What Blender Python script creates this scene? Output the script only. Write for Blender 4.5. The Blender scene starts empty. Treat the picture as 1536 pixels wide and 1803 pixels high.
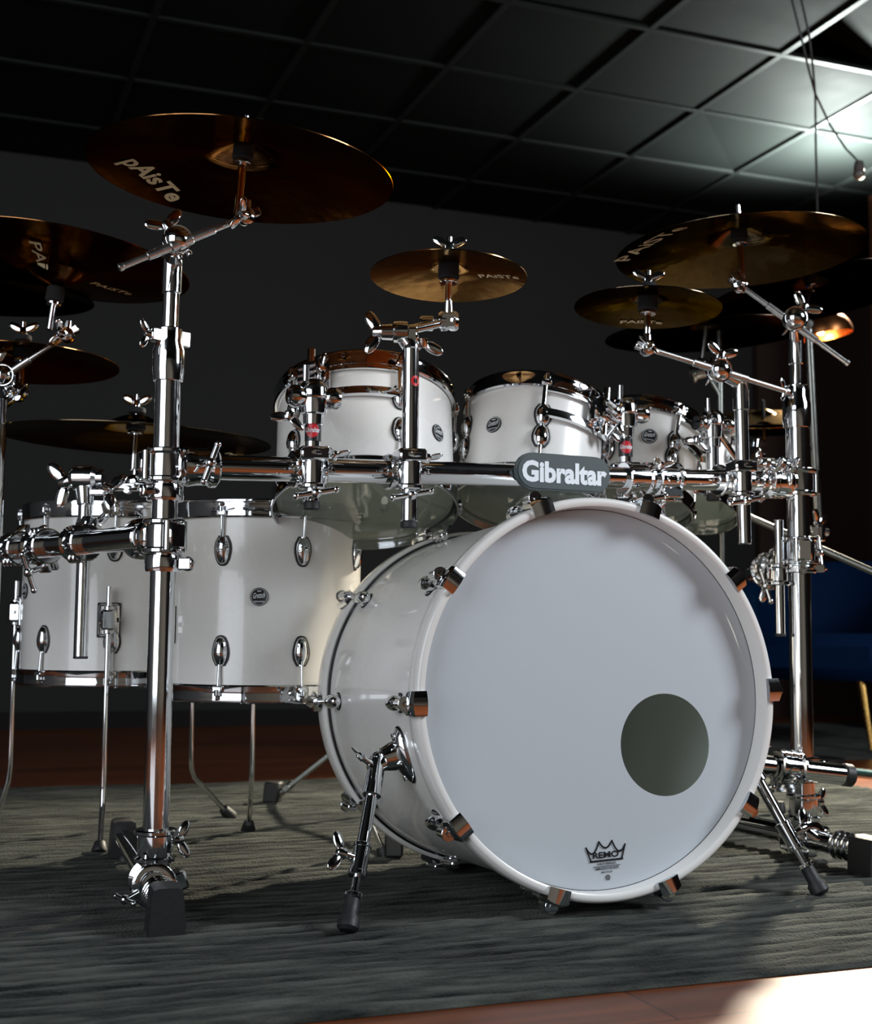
import bpy, bmesh, math, random
from mathutils import Vector, Matrix
random.seed(4)
S = bpy.context.scene
COL = S.collection
PI = math.pi
V = Vector

# ------------------------------------------------------------------ camera
FPX = 2334.26
YAW, PITCH, ROLL = -0.365, 0.0929699, 0.0082314
CAM = V((0, 0, 0.40))
fw = V((-math.sin(YAW) * math.cos(PITCH), math.cos(YAW) * math.cos(PITCH), math.sin(PITCH)))
rt0 = V((math.cos(YAW), math.sin(YAW), 0))
up0 = rt0.cross(fw)
RT = rt0 * math.cos(ROLL) + up0 * math.sin(ROLL)
UP = up0 * math.cos(ROLL) - rt0 * math.sin(ROLL)
FW = fw
cd = bpy.data.cameras.new('camera')
cam = bpy.data.objects.new('camera', cd); COL.objects.link(cam)
cd.sensor_fit = 'HORIZONTAL'; cd.sensor_width = 36.0; cd.lens = 36.0 * FPX / 1536.0
cd.clip_start = 0.02; cd.clip_end = 100
m = Matrix((RT, UP, -FW)).transposed().to_4x4(); m.translation = CAM
cam.matrix_world = m
cd.dof.use_dof = True; cd.dof.focus_distance = 1.95; cd.dof.aperture_fstop = 7.0
S.camera = cam

def ray(px, py): return FW + RT * ((px - 768) / FPX) - UP * ((py - 901.5) / FPX)
def PD(px, py, d): return CAM + ray(px, py) * d
def PY(px, py, y): r = ray(px, py); return CAM + r * (y / r.y)
def PZ(px, py, z): r = ray(px, py); return CAM + r * ((z - CAM.z) / r.z)
def PL(px, py, p0, n): r = ray(px, py); return CAM + r * ((p0 - CAM).dot(n) / r.dot(n))
def DIST(p): return (V(p) - CAM).dot(FW)

# ------------------------------------------------------------------ render look, world, lights
S.view_settings.view_transform = 'Standard'; S.view_settings.look = 'None'
S.view_settings.gamma = 1.0; S.view_settings.use_curve_mapping = False
S.view_settings.exposure = 0.0
S.cycles.use_denoising = True
S.cycles.max_bounces = 10; S.cycles.glossy_bounces = 6; S.cycles.transparent_max_bounces = 12
S.cycles.sample_clamp_indirect = 4.0
w = bpy.data.worlds.new('world'); S.world = w; w.use_nodes = True
w.node_tree.nodes['Background'].inputs[0].default_value = (0.5, 0.55, 0.6, 1)
w.node_tree.nodes['Background'].inputs[1].default_value = 0.02

def light(name, kind, loc, target, energy, color, **kw):
    d = bpy.data.lights.new(name, kind); d.energy = energy; d.color = color
    for k, v in kw.items(): setattr(d, k, v)
    o = bpy.data.objects.new(name, d); COL.objects.link(o); o.location = loc
    if target is not None:
        o.rotation_euler = (V(target) - V(loc)).to_track_quat('-Z', 'Y').to_euler()
    return o
# a tall wide window light to the left of the camera and a softbox high on the right
light('left_window_light', 'AREA', (-2.0, 0.1, 1.25), (0.9, 2.2, 0.55), 62, (0.86, 0.93, 1.0), shape='RECTANGLE', size=2.4, size_y=2.2)
light('right_softbox_light', 'AREA', (3.0, 0.35, 1.95), (0.9, 1.8, 0.35), 84, (0.86, 0.93, 1.0), shape='RECTANGLE', size=0.9, size_y=0.9)
# studio lamp hanging under the ceiling behind the kit on the right, aimed at the drums, and its spill on the ceiling
light('rear_spot_light', 'SPOT', (3.35, 4.05, 2.12), (1.3, 1.2, 0.0), 1500, (1.0, 0.89, 0.70), shadow_soft_size=0.06, spot_size=math.radians(76), spot_blend=0.5)
light('rear_uplight', 'SPOT', (3.44, 4.34, 2.215), (3.42, 4.30, 2.43), 250, (0.90, 1.0, 0.95), shadow_soft_size=0.07, spot_size=math.radians(168), spot_blend=0.25)

# ------------------------------------------------------------------ materials
def mat(name, color, rough=0.5, metal=0.0, coat=0.0, spec=0.5, noise=0.0, nscale=40.0, bump=0.0, bscale=200.0, emis=None, estr=0.0, aniso=0.0, sheen=0.0):
    M = bpy.data.materials.new(name); M.use_nodes = True
    nt = M.node_tree; b = nt.nodes['Principled BSDF']
    b.inputs['Base Color'].default_value = (*color, 1)
    b.inputs['Roughness'].default_value = rough
    b.inputs['Metallic'].default_value = metal
    b.inputs['Coat Weight'].default_value = coat
    b.inputs['Coat Roughness'].default_value = 0.06
    b.inputs['Specular IOR Level'].default_value = spec
    b.inputs['Anisotropic'].default_value = aniso
    b.inputs['Sheen Weight'].default_value = sheen
    tc = nt.nodes.new('ShaderNodeTexCoord')
    nz = nt.nodes.new('ShaderNodeTexNoise'); nz.inputs['Scale'].default_value = nscale; nz.inputs['Detail'].default_value = 5
    nt.links.new(tc.outputs['Object'], nz.inputs['Vector'])
    mr = nt.nodes.new('ShaderNodeMapRange')
    mr.inputs['To Min'].default_value = max(0.0, rough * (1 - noise)); mr.inputs['To Max'].default_value = min(1.0, rough * (1 + noise))
    nt.links.new(nz.outputs['Fac'], mr.inputs['Value']); nt.links.new(mr.outputs['Result'], b.inputs['Roughness'])
    if bump:
        n2 = nt.nodes.new('ShaderNodeTexNoise'); n2.inputs['Scale'].default_value = bscale; n2.inputs['Detail'].default_value = 4
        nt.links.new(tc.outputs['Object'], n2.inputs['Vector'])
        bp = nt.nodes.new('ShaderNodeBump'); bp.inputs['Strength'].default_value = bump; bp.inputs['Distance'].default_value = 0.002
        nt.links.new(n2.outputs['Fac'], bp.inputs['Height']); nt.links.new(bp.outputs['Normal'], b.inputs['Normal'])
    if emis:
        b.inputs['Emission Color'].default_value = (*emis, 1); b.inputs['Emission Strength'].default_value = estr
    return M

CHROME = mat('chrome', (0.80, 0.82, 0.84), 0.07, 1.0, noise=0.4, nscale=60)
STEEL = mat('brushed_steel', (0.66, 0.67, 0.66), 0.28, 1.0, noise=0.3)
DARKMETAL = mat('dark_metal', (0.10, 0.10, 0.11), 0.3, 1.0, noise=0.3)
HOOPM = mat('hoop_chrome', (0.62, 0.63, 0.65), 0.05, 1.0, noise=0.3, nscale=30)
WHITE = mat('white_lacquer', (0.82, 0.80, 0.77), 0.28, 0, coat=0.6, noise=0.15, nscale=8)
SILVER = mat('silver_sealer', (0.36, 0.40, 0.35), 0.45, 0.0, noise=0.2, nscale=30)
BLACKR = mat('black_rubber', (0.012, 0.012, 0.013), 0.55, noise=0.2, bump=0.2)
BLACKP = mat('black_plastic', (0.015, 0.015, 0.016), 0.3, noise=0.2)
FELT = mat('black_felt', (0.008, 0.008, 0.009), 0.9, bump=0.4, bscale=900)
INK = mat('black_ink', (0.01, 0.012, 0.016), 0.4)
PLATEM = mat('slate_plate', (0.045, 0.062, 0.066), 0.45, noise=0.2)
LETTER = mat('pale_letters', (0.78, 0.82, 0.86), 0.4, noise=0.1)
RED = mat('red_label', (0.55, 0.02, 0.03), 0.35, noise=0.1)
GOLDINK = mat('pale_gold_ink', (0.62, 0.52, 0.33), 0.45, noise=0.1)
BRASS = mat('brass', (0.55, 0.33, 0.10), 0.28, 1.0, noise=0.3)
COPPER = mat('copper', (0.72, 0.28, 0.10), 0.3, 1.0, noise=0.3)
VELVET = mat('blue_velvet', (0.0010, 0.013, 0.052), 0.7, noise=0.2, bump=0.3, bscale=300, sheen=0.5, spec=0.06)
VELVET.node_tree.nodes['Principled BSDF'].inputs['Sheen Tint'].default_value = (0.02, 0.45, 0.62, 1)
VELVET.node_tree.nodes['Principled BSDF'].inputs['Sheen Roughness'].default_value = 0.25
TEAL = mat('teal_rubber', (0.01, 0.10, 0.12), 0.5, noise=0.2)
GLOW = mat('lamp_glow', (1, 0.8, 0.5), 0.5, emis=(1.0, 0.62, 0.22), estr=40)
DULL = mat('dull_steel', (0.30, 0.31, 0.29), 0.3, 1.0, noise=0.3)
WIREM = mat('wire', (0.02, 0.02, 0.02), 0.5)
PORCEL = mat('porcelain', (0.10, 0.09, 0.085), 0.3)

def head_mat(name, col, trans):
    M = bpy.data.materials.new(name); M.use_nodes = True; nt = M.node_tree; b = nt.nodes['Principled BSDF']
    b.inputs['Base Color'].default_value = (*col, 1); b.inputs['Roughness'].default_value = 0.5
    tc = nt.nodes.new('ShaderNodeTexCoord'); nz = nt.nodes.new('ShaderNodeTexNoise'); nz.inputs['Scale'].default_value = 900
    nt.links.new(tc.outputs['Object'], nz.inputs['Vector'])
    bp = nt.nodes.new('ShaderNodeBump'); bp.inputs['Strength'].default_value = 0.06; bp.inputs['Distance'].default_value = 0.001
    nt.links.new(nz.outputs['Fac'], bp.inputs['Height']); nt.links.new(bp.outputs['Normal'], b.inputs['Normal'])
    t = nt.nodes.new('ShaderNodeBsdfTranslucent'); t.inputs['Color'].default_value = (*col, 1)
    mx = nt.nodes.new('ShaderNodeMixShader'); mx.inputs[0].default_value = trans
    nt.links.new(b.outputs[0], mx.inputs[1]); nt.links.new(t.outputs[0], mx.inputs[2])
    nt.links.new(mx.outputs[0], nt.nodes['Material Output'].inputs['Surface'])
    return M
HEADW = head_mat('coated_head', (0.70, 0.745, 0.80), 0.30)
def clear_mat():
    M = bpy.data.materials.new('clear_head'); M.use_nodes = True; nt = M.node_tree
    nt.nodes.remove(nt.nodes['Principled BSDF'])
    tr = nt.nodes.new('ShaderNodeBsdfTransparent'); tr.inputs['Color'].default_value = (0.82, 0.86, 0.82, 1)
    gl = nt.nodes.new('ShaderNodeBsdfGlossy'); gl.inputs['Roughness'].default_value = 0.06
    df = nt.nodes.new('ShaderNodeBsdfDiffuse'); df.inputs['Color'].default_value = (0.30, 0.34, 0.31, 1)
    fr = nt.nodes.new('ShaderNodeFresnel'); fr.inputs['IOR'].default_value = 1.55
    m0 = nt.nodes.new('ShaderNodeMixShader'); m0.inputs[0].default_value = 0.4
    m1 = nt.nodes.new('ShaderNodeMixShader')
    nt.links.new(tr.outputs[0], m0.inputs[1]); nt.links.new(df.outputs[0], m0.inputs[2])
    nt.links.new(fr.outputs[0], m1.inputs[0]); nt.links.new(m0.outputs[0], m1.inputs[1]); nt.links.new(gl.outputs[0], m1.inputs[2])
    nt.links.new(m1.outputs[0], nt.nodes['Material Output'].inputs['Surface'])
    return M
HEADC = clear_mat()

def cymbal_mat(name, col, rough, tint):
    M = bpy.data.materials.new(name); M.use_nodes = True; nt = M.node_tree; b = nt.nodes['Principled BSDF']
    b.inputs['Metallic'].default_value = 1.0; b.inputs['Roughness'].default_value = rough
    b.inputs['Specular Tint'].default_value = (*tint, 1)
    tc = nt.nodes.new('ShaderNodeTexCoord')
    sp = nt.nodes.new('ShaderNodeSeparateXYZ'); nt.links.new(tc.outputs['Object'], sp.inputs[0])
    ln = nt.nodes.new('ShaderNodeVectorMath'); ln.operation = 'LENGTH'
    cx = nt.nodes.new('ShaderNodeCombineXYZ'); nt.links.new(sp.outputs[0], cx.inputs[0]); nt.links.new(sp.outputs[1], cx.inputs[1])
    nt.links.new(cx.outputs[0], ln.inputs[0])
    # fine lathe grooves: a wave along the radius
    cr = nt.nodes.new('ShaderNodeCombineXYZ'); nt.links.new(ln.outputs['Value'], cr.inputs[0])
    wv = nt.nodes.new('ShaderNodeTexWave'); wv.wave_type = 'BANDS'; wv.bands_direction = 'X'
    wv.inputs['Scale'].default_value = 110; wv.inputs['Distortion'].default_value = 0.6; wv.inputs['Detail'].default_value = 2
    nt.links.new(cr.outputs[0], wv.inputs['Vector'])
    tg_ = nt.nodes.new('ShaderNodeTangent'); tg_.direction_type = 'RADIAL'; tg_.axis = 'Z'
    nt.links.new(tg_.outputs[0], b.inputs['Tangent']); b.inputs['Anisotropic'].default_value = 0.45
    # hammer marks
    vo = nt.nodes.new('ShaderNodeTexVoronoi'); vo.inputs['Scale'].default_value = 45
    nt.links.new(tc.outputs['Object'], vo.inputs['Vector'])
    b1 = nt.nodes.new('ShaderNodeBump'); b1.inputs['Strength'].default_value = 0.22; b1.inputs['Distance'].default_value = 0.0006
    nt.links.new(wv.outputs['Fac'], b1.inputs['Height'])
    b2 = nt.nodes.new('ShaderNodeBump'); b2.inputs['Strength'].default_value = 0.10; b2.inputs['Distance'].default_value = 0.004
    nt.links.new(vo.outputs['Distance'], b2.inputs['Height']); nt.links.new(b1.outputs['Normal'], b2.inputs['Normal'])
    nt.links.new(b2.outputs['Normal'], b.inputs['Normal'])
    nz = nt.nodes.new('ShaderNodeTexNoise'); nz.inputs['Scale'].default_value = 9; nz.inputs['Detail'].default_value = 6
    nt.links.new(tc.outputs['Object'], nz.inputs['Vector'])
    rp = nt.nodes.new('ShaderNodeValToRGB')
    rp.color_ramp.elements[0].position = 0.3; rp.color_ramp.elements[0].color = (*[c * 0.7 for c in col], 1)
    rp.color_ramp.elements[1].position = 0.75; rp.color_ramp.elements[1].color = (*col, 1)
    nt.links.new(nz.outputs['Fac'], rp.inputs[0]); nt.links.new(rp.outputs[0], b.inputs['Base Color'])
    return M
BRONZE = cymbal_mat('bronze', (0.24, 0.105, 0.038), 0.13, (0.50, 0.36, 0.25))
BRONZE2 = cymbal_mat('bright_bronze', (0.50, 0.28, 0.11), 0.12, (0.85, 0.74, 0.58))
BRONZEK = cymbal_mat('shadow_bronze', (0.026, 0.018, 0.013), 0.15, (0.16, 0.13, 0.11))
BRONZED = cymbal_mat('olive_bronze', (0.105, 0.075, 0.045), 0.12, (0.42, 0.36, 0.29))

# ------------------------------------------------------------------ mesh builder
def basis(n):
    n = V(n).normalized()
    a = V((0, 0, 1)).cross(n) if abs(n.z) < 0.95 else V((1, 0, 0)).cross(n).cross(n) * -1
    a.normalize(); b = n.cross(a).normalized()
    return a, b, n
class MB:
    def __init__(s): s.v = []; s.f = []
    def add(s, vs, fs):
        o = len(s.v); s.v += [V(p) for p in vs]; s.f += [tuple(i + o for i in f) for f in fs]; return s
    def lathe(s, o, axis, prof, n=40, loop=False, sx=1.0, sy=1.0, xd=None, arc=None):
        """revolve (radius, height) pairs about the axis; sx, sy squash it"""
        o = V(o)
        if xd is None: a, b, c = basis(axis)
        else:
            c = V(axis).normalized(); a = (V(xd) - c * V(xd).dot(c)).normalized(); b = c.cross(a)
        vs = []; k = len(prof); nn = n if arc is None else n + 1
        for i in range(nn):
            t = 2 * PI * i / n if arc is None else arc[0] + (arc[1] - arc[0]) * i / n
            e = a * (math.cos(t) * sx) + b * (math.sin(t) * sy)
            for r, h in prof: vs.append(o + e * r + c * h)
        fs = []
        rng = n if arc is None else n
        for i in range(rng):
            j = (i + 1) % nn
            for q in range(k if loop else k - 1):
                q2 = (q + 1) % k
                fs.append((i * k + q, j * k + q, j * k + q2, i * k + q2))
        if arc is not None and loop:
            fs.append(tuple(range(k))); fs.append(tuple((nn - 1) * k + q for q in reversed(range(k))))
        s.add(vs, fs); return s
    def cyl(s, p0, p1, r0, r1=None, n=20, bev=None):
        p0 = V(p0); p1 = V(p1); r1 = r0 if r1 is None else r1; L = (p1 - p0).length
        if L < 1e-6: return s
        bv = min(r0, r1, L) * 0.18 if bev is None else bev
        return s.lathe(p0, p1 - p0, [(1e-5, 0), (r0 - bv, 0), (r0, bv), (r1, L - bv), (r1 - bv, L), (1e-5, L)], n)
    def box(s, c, fx, fy, fz, hx, hy, hz, b=None):
        c = V(c); X = V(fx).normalized(); Y = V(fy).normalized(); Z = V(fz).normalized()
        b = min(hx, hy, hz) * 0.25 if b is None else b
        vs = []; idx = {}
        for i in (-1, 1):
            for j in (-1, 1):
                for k in (-1, 1):
                    for ax in range(3):
                        h = [hx - b, hy - b, hz - b]; h[ax] += b
                        idx[(i, j, k, ax)] = len(vs); vs.append(c + X * (i * h[0]) + Y * (j * h[1]) + Z * (k * h[2]))
        fs = []
        for i in (-1, 1):
            fs.append((idx[(i, -1, -1, 0)], idx[(i, 1, -1, 0)], idx[(i, 1, 1, 0)], idx[(i, -1, 1, 0)]))
            fs.append((idx[(-1, i, -1, 1)], idx[(1, i, -1, 1)], idx[(1, i, 1, 1)], idx[(-1, i, 1, 1)]))
            fs.append((idx[(-1, -1, i, 2)], idx[(1, -1, i, 2)], idx[(1, 1, i, 2)], idx[(-1, 1, i, 2)]))
        for i in (-1, 1):
            for j in (-1, 1):
                fs.append((idx[(i, j, -1, 0)], idx[(i, j, 1, 0)], idx[(i, j, 1, 1)], idx[(i, j, -1, 1)]))
                fs.append((idx[(i, -1, j, 0)], idx[(i, 1, j, 0)], idx[(i, 1, j, 2)], idx[(i, -1, j, 2)]))
                fs.append((idx[(-1, i, j, 1)], idx[(1, i, j, 1)], idx[(1, i, j, 2)], idx[(-1, i, j, 2)]))
        for i in (-1, 1):
            for j in (-1, 1):
                for k in (-1, 1): fs.append((idx[(i, j, k, 0)], idx[(i, j, k, 1)], idx[(i, j, k, 2)]))
        return s.add(vs, fs)
    def prism(s, pts, o, ax, ay, depth):
        """2D outline extruded along ax x ay, centred on o"""
        o = V(o); ax = V(ax).normalized(); ay = V(ay).normalized(); az = ax.cross(ay); n = len(pts)
        vs = [o + ax * x + ay * y - az * (depth / 2) for x, y in pts] + [o + ax * x + ay * y + az * (depth / 2) for x, y in pts]
        fs = [tuple(reversed(range(n))), tuple(range(n, 2 * n))] + [(i, (i + 1) % n, n + (i + 1) % n, n + i) for i in range(n)]
        return s.add(vs, fs)
    def tube(s, pts, r, n=12, closed=False):
        pts = [V(p) for p in pts]; k = len(pts); vs = []; prev = None
        rr = r if isinstance(r, (list, tuple)) else [r] * k
        for i, p in enumerate(pts):
            if closed: t = pts[(i + 1) % k] - pts[i - 1]
            else: t = (pts[min(i + 1, k - 1)] - pts[max(i - 1, 0)])
            t.normalize()
            if prev is None: a = basis(t)[0]
            else: a = (prev - t * prev.dot(t)).normalized()
            prev = a; b = t.cross(a)
            for j in range(n): vs.append(p + (a * math.cos(2 * PI * j / n) + b * math.sin(2 * PI * j / n)) * rr[i])
        fs = []
        for i in range(k if closed else k - 1):
            i2 = (i + 1) % k
            for j in range(n): fs.append((i * n + j, i * n + (j + 1) % n, i2 * n + (j + 1) % n, i2 * n + j))
        if not closed: fs += [tuple(reversed(range(n))), tuple((k - 1) * n + j for j in range(n))]
        return s.add(vs, fs)
    def ball(s, c, r, n=18, axis=(0, 0, 1), h=1.0):
        return s.lathe(c, axis, [(max(1e-5, r * math.sin(PI * i / 10)), -r * h * math.cos(PI * i / 10)) for i in range(11)], n)
    def ring(s, c, axis, R, r, n=40, m=10):
        return s.lathe(c, axis, [(R + r * math.cos(2 * PI * i / m), r * math.sin(2 * PI * i / m)) for i in range(m)], n, loop=True)
    def build(s, name, material, parent=None, label=None, cat=None, group=None, kind=None, smooth=38):
        o = V((0, 0, 0)) if parent is None else WPOS(parent)
        me = bpy.data.meshes.new(name)
        if parent is None and s.v:
            lo = V([min(p[i] for p in s.v) for i in range(3)]); hi = V([max(p[i] for p in s.v) for i in range(3)])
            o = V(((lo.x + hi.x) / 2, (lo.y + hi.y) / 2, lo.z)) if kind is None else V((0, 0, 0))
        me.from_pydata([p - o for p in s.v], [], s.f)
        bm = bmesh.new(); bm.from_mesh(me)
        bmesh.ops.remove_doubles(bm, verts=bm.verts, dist=1.5e-5)
        bmesh.ops.recalc_face_normals(bm, faces=bm.faces)
        for f in bm.faces: f.smooth = True
        bm.to_mesh(me); bm.free()
        me.set_sharp_from_angle(angle=math.radians(smooth))
        me.materials.append(material)
        ob = bpy.data.objects.new(name, me); COL.objects.link(ob)
        if parent is not None: ob.parent = parent
        else: ob.location = o
        tag(ob, label, cat, group, kind)
        return ob
def wings(parent, *args):
    for a in args:
        m_ = MB(); wing(m_, *a); m_.build('wing_screw', CHROME, parent)
def WPOS(o):
    p = V(o.location)
    while o.parent is not None: o = o.parent; p += V(o.location)
    return p
def tag(o, label=None, cat=None, group=None, kind=None):
    if label: o['label'] = label
    if cat: o['category'] = cat
    if group: o['group'] = group
    if kind: o['kind'] = kind
def thing(name, label, cat, loc, group=None):
    o = bpy.data.objects.new(name, None); COL.objects.link(o); o.location = loc; o.empty_display_size = 0.05
    tag(o, label, cat, group); return o

def text_pts(body, bold=0.0, shear=0.0, res=3):
    """flat mesh of a line of text, fitted to the unit box (width 1)"""
    c = bpy.data.curves.new('text_tmp', 'FONT'); c.body = body; c.size = 1; c.offset = bold; c.shear = shear
    c.resolution_u = res; c.fill_mode = 'BOTH'
    o = bpy.data.objects.new('text_tmp', c); COL.objects.link(o)
    dg = bpy.context.evaluated_depsgraph_get()
    me = o.evaluated_get(dg).to_mesh()
    vs = [v.co.copy() for v in me.vertices]; fs = [tuple(p.vertices) for p in me.polygons]
    o.evaluated_get(dg).to_mesh_clear()
    bpy.data.objects.remove(o); bpy.data.curves.remove(c)
    x0 = min(v.x for v in vs); x1 = max(v.x for v in vs); y0 = min(v.y for v in vs); y1 = max(v.y for v in vs)
    return [((v.x - x0) / (x1 - x0), (v.y - y0) / (y1 - y0)) for v in vs], fs
def add_text(mb, body, o, ax, ay, wid, hei, bold=0.0, shear=0.0, fn=None, depth=0.0):
    """o = lower left corner; ax, ay unit directions"""
    uv, fs = text_pts(body, bold, shear)
    o = V(o); ax = V(ax).normalized(); ay = V(ay).normalized()
    vs = [o + ax * (u * wid) + ay * (v * hei) for u, v in uv]
    if fn: vs = [fn(p) for p in vs]
    mb.add(vs, fs)
    return mb
def flat(mb, name, material, parent, label=None):
    ob = mb.build(name, material, parent, label); return ob

# ------------------------------------------------------------------ the room
CEIL = 2.43; BACK = 5.78
XL, XR, YF = -2.9, 6.2, -3.2
def noise_floor():
    M = bpy.data.materials.new('wood_floor'); M.use_nodes = True; nt = M.node_tree; b = nt.nodes['Principled BSDF']
    tc = nt.nodes.new('ShaderNodeTexCoord')
    br = nt.nodes.new('ShaderNodeTexBrick'); br.offset = 0.37
    br.inputs['Scale'].default_value = 1.0; br.inputs['Brick Width'].default_value = 1.2; br.inputs['Row Height'].default_value = 0.125
    br.inputs['Mortar Size'].default_value = 0.0016; br.inputs['Mortar Smooth'].default_value = 0.2
    br.inputs['Color1'].default_value = (0.15, 0.040, 0.012, 1); br.inputs['Color2'].default_value = (0.235, 0.070, 0.022, 1)
    br.inputs['Mortar'].default_value = (0.03, 0.012, 0.008, 1)
    nt.links.new(tc.outputs['Object'], br.inputs['Vector'])
    mp = nt.nodes.new('ShaderNodeMapping'); mp.inputs['Scale'].default_value = (1.5, 26, 1)
    nt.links.new(tc.outputs['Object'], mp.inputs['Vector'])
    nz = nt.nodes.new('ShaderNodeTexNoise'); nz.inputs['Scale'].default_value = 2.2; nz.inputs['Detail'].default_value = 8
    nt.links.new(mp.outputs[0], nz.inputs['Vector'])
    mx = nt.nodes.new('ShaderNodeMixRGB'); mx.blend_type = 'MULTIPLY'; mx.inputs[0].default_value = 0.75
    rp = nt.nodes.new('ShaderNodeValToRGB'); rp.color_ramp.elements[0].color = (0.35, 0.3, 0.28, 1); rp.color_ramp.elements[1].color = (1.1, 1.05, 1, 1)
    rp.color_ramp.elements[0].position = 0.3; rp.color_ramp.elements[1].position = 0.7
    nt.links.new(nz.outputs['Fac'], rp.inputs[0]); nt.links.new(br.outputs['Color'], mx.inputs[1]); nt.links.new(rp.outputs[0], mx.inputs[2])
    nt.links.new(mx.outputs[0], b.inputs['Base Color'])
    b.inputs['Specular IOR Level'].default_value = 0.25; b.inputs['Roughness'].default_value = 0.38; b.inputs['Coat Weight'].default_value = 0.12; b.inputs['Coat Roughness'].default_value = 0.25
    bp = nt.nodes.new('ShaderNodeBump'); bp.inputs['Strength'].default_value = 0.12; bp.inputs['Distance'].default_value = 0.002
    nt.links.new(nz.outputs['Fac'], bp.inputs['Height']); nt.links.new(bp.outputs['Normal'], b.inputs['Normal'])
    return M
FLOORM = noise_floor()
WALLM = mat('charcoal_wall', (0.033, 0.0330, 0.0320), 0.85, spec=0.08, noise=0.1, nscale=3, bump=0.1, bscale=120)
WALLS = mat('grey_side_wall', (0.16, 0.16, 0.16), 0.8, noise=0.1, nscale=3, bump=0.1, bscale=120)
TILEM = mat('dark_ceiling_tile', (0.0075, 0.0088, 0.0084), 0.8, spec=0.05, noise=0.1, nscale=5, bump=0.2, bscale=90)
BARM = mat('ceiling_grid', (0.014, 0.016, 0.0155), 0.55, spec=0.1, noise=0.1)
VOID = mat('ceiling_void', (0.01, 0.01, 0.01), 0.9)
BROWNP = mat('dark_brown_panel', (0.042, 0.026, 0.022), 0.7, spec=0.08, noise=0.2, nscale=6)
WOODP = mat('orange_wood', (0.06, 0.020, 0.009), 0.45, noise=0.2, nscale=14)
SKIRT = mat('dark_baseboard', (0.016, 0.014, 0.014), 0.7, spec=0.1, noise=0.1)

def slab(name, material, lo, hi):
    lo = V(lo); hi = V(hi); c = (lo + hi) / 2; h = (hi - lo) / 2
    return MB().box(c, (1, 0, 0), (0, 1, 0), (0, 0, 1), h.x, h.y, h.z, 0.0005).build(name, material, kind='structure')
slab('floor', FLOORM, (XL - .1, YF - .1, -0.05), (XR + .1, BACK + .1, 0.0))
slab('wall_back', WALLM, (XL - .1, BACK, 0), (XR + .1, BACK + .1, 2.9))
slab('wall_left', WALLS, (XL - .1, YF, 0), (XL, BACK, 2.9))
slab('wall_right', BROWNP, (XR, YF, 0), (XR + .1, BACK, 2.9))
slab('wall_front', WALLS, (XL - .1, YF - .1, 0), (XR + .1, YF, 2.9))
slab('baseboard_back', SKIRT, (XL, BACK - .016, 0.0), (XR, BACK - .0005, 0.07))
xb = PY(1325, 700, BACK).x
slab('door_1', BROWNP, (xb, BACK - .05, 0.0), (XR - .02, BACK - .017, 2.36))
# suspended ceiling: void above, tiles, then the T-bars
slab('trim_1', VOID, (XL, YF, 2.86), (XR, BACK, 2.9))
GX0, GDX, GY0, GDY = 2.190, 0.523, 3.747, 0.5375
gx = [GX0 + GDX * k for k in range(-10, 9) if XL < GX0 + GDX * k < XR]
gy = [GY0 + GDY * k for k in range(-14, 5) if YF < GY0 + GDY * k < BACK]
ex = [XL] + gx + [XR]; ey = [YF] + gy + [BACK]
tl = MB()
for i in range(len(ex) - 1):
    for j in range(len(ey) - 1):
        x0, x1, y0, y1 = ex[i], ex[i + 1], ey[j], ey[j + 1]
        if x1 - x0 < .03 or y1 - y0 < .03: continue
        g = 0.002; zz = CEIL + 0.006
        dz = [random.uniform(0, 0.004) for _ in range(4)]
        if abs(x0 - 2.713) < 0.02 and abs(y0 - 3.2095) < .02:   # the pushed-up tile that leaves a black gap
            dz = [0.0, 0.02, 0.0, 0.15]
        if abs(x0 - 2.713) < 0.02 and abs(y0 - 4.2845) < .02: dz = [0.03, 0.004, 0.004, 0.0]
        P4 = [(x0 + g, y0 + g), (x1 - g, y0 + g), (x1 - g, y1 - g), (x0 + g, y1 - g)]
        vs = [(x, y, zz + d) for (x, y), d in zip(P4, dz)] + [(x, y, zz + d + .015) for (x, y), d in zip(P4, dz)]
        tl.add(vs, [(0, 1, 2, 3), (4, 5, 6, 7), (0, 1, 5, 4), (1, 2, 6, 5), (2, 3, 7, 6), (3, 0, 4, 7)])
tl.build('ceiling', TILEM, kind='structure')
br = MB()
for x in gx: br.box((x, (YF + BACK) / 2, CEIL + .006), (1, 0, 0), (0, 1, 0), (0, 0, 1), .012, (BACK - YF) / 2, .006, .001)
for y in gy: br.box(((XL + XR) / 2, y, CEIL + .0055), (1, 0, 0), (0, 1, 0), (0, 0, 1), (XR - XL) / 2, .012, .006, .001)
br.build('trim_2', BARM, kind='structure')
# tall wooden upright at the right edge of the view
wx = PY(1528, 345, 4.74)
wp = MB().box((wx.x + .22, 4.62, wx.z / 2), (1, 0, 0), (0, 1, 0), (0, 0, 1), .22, .12, wx.z / 2, .006)
wp.build('wooden_cabinet', WOODP, label='tall orange brown wooden cabinet cut off by the right edge of the view', cat='cabinet')

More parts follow.
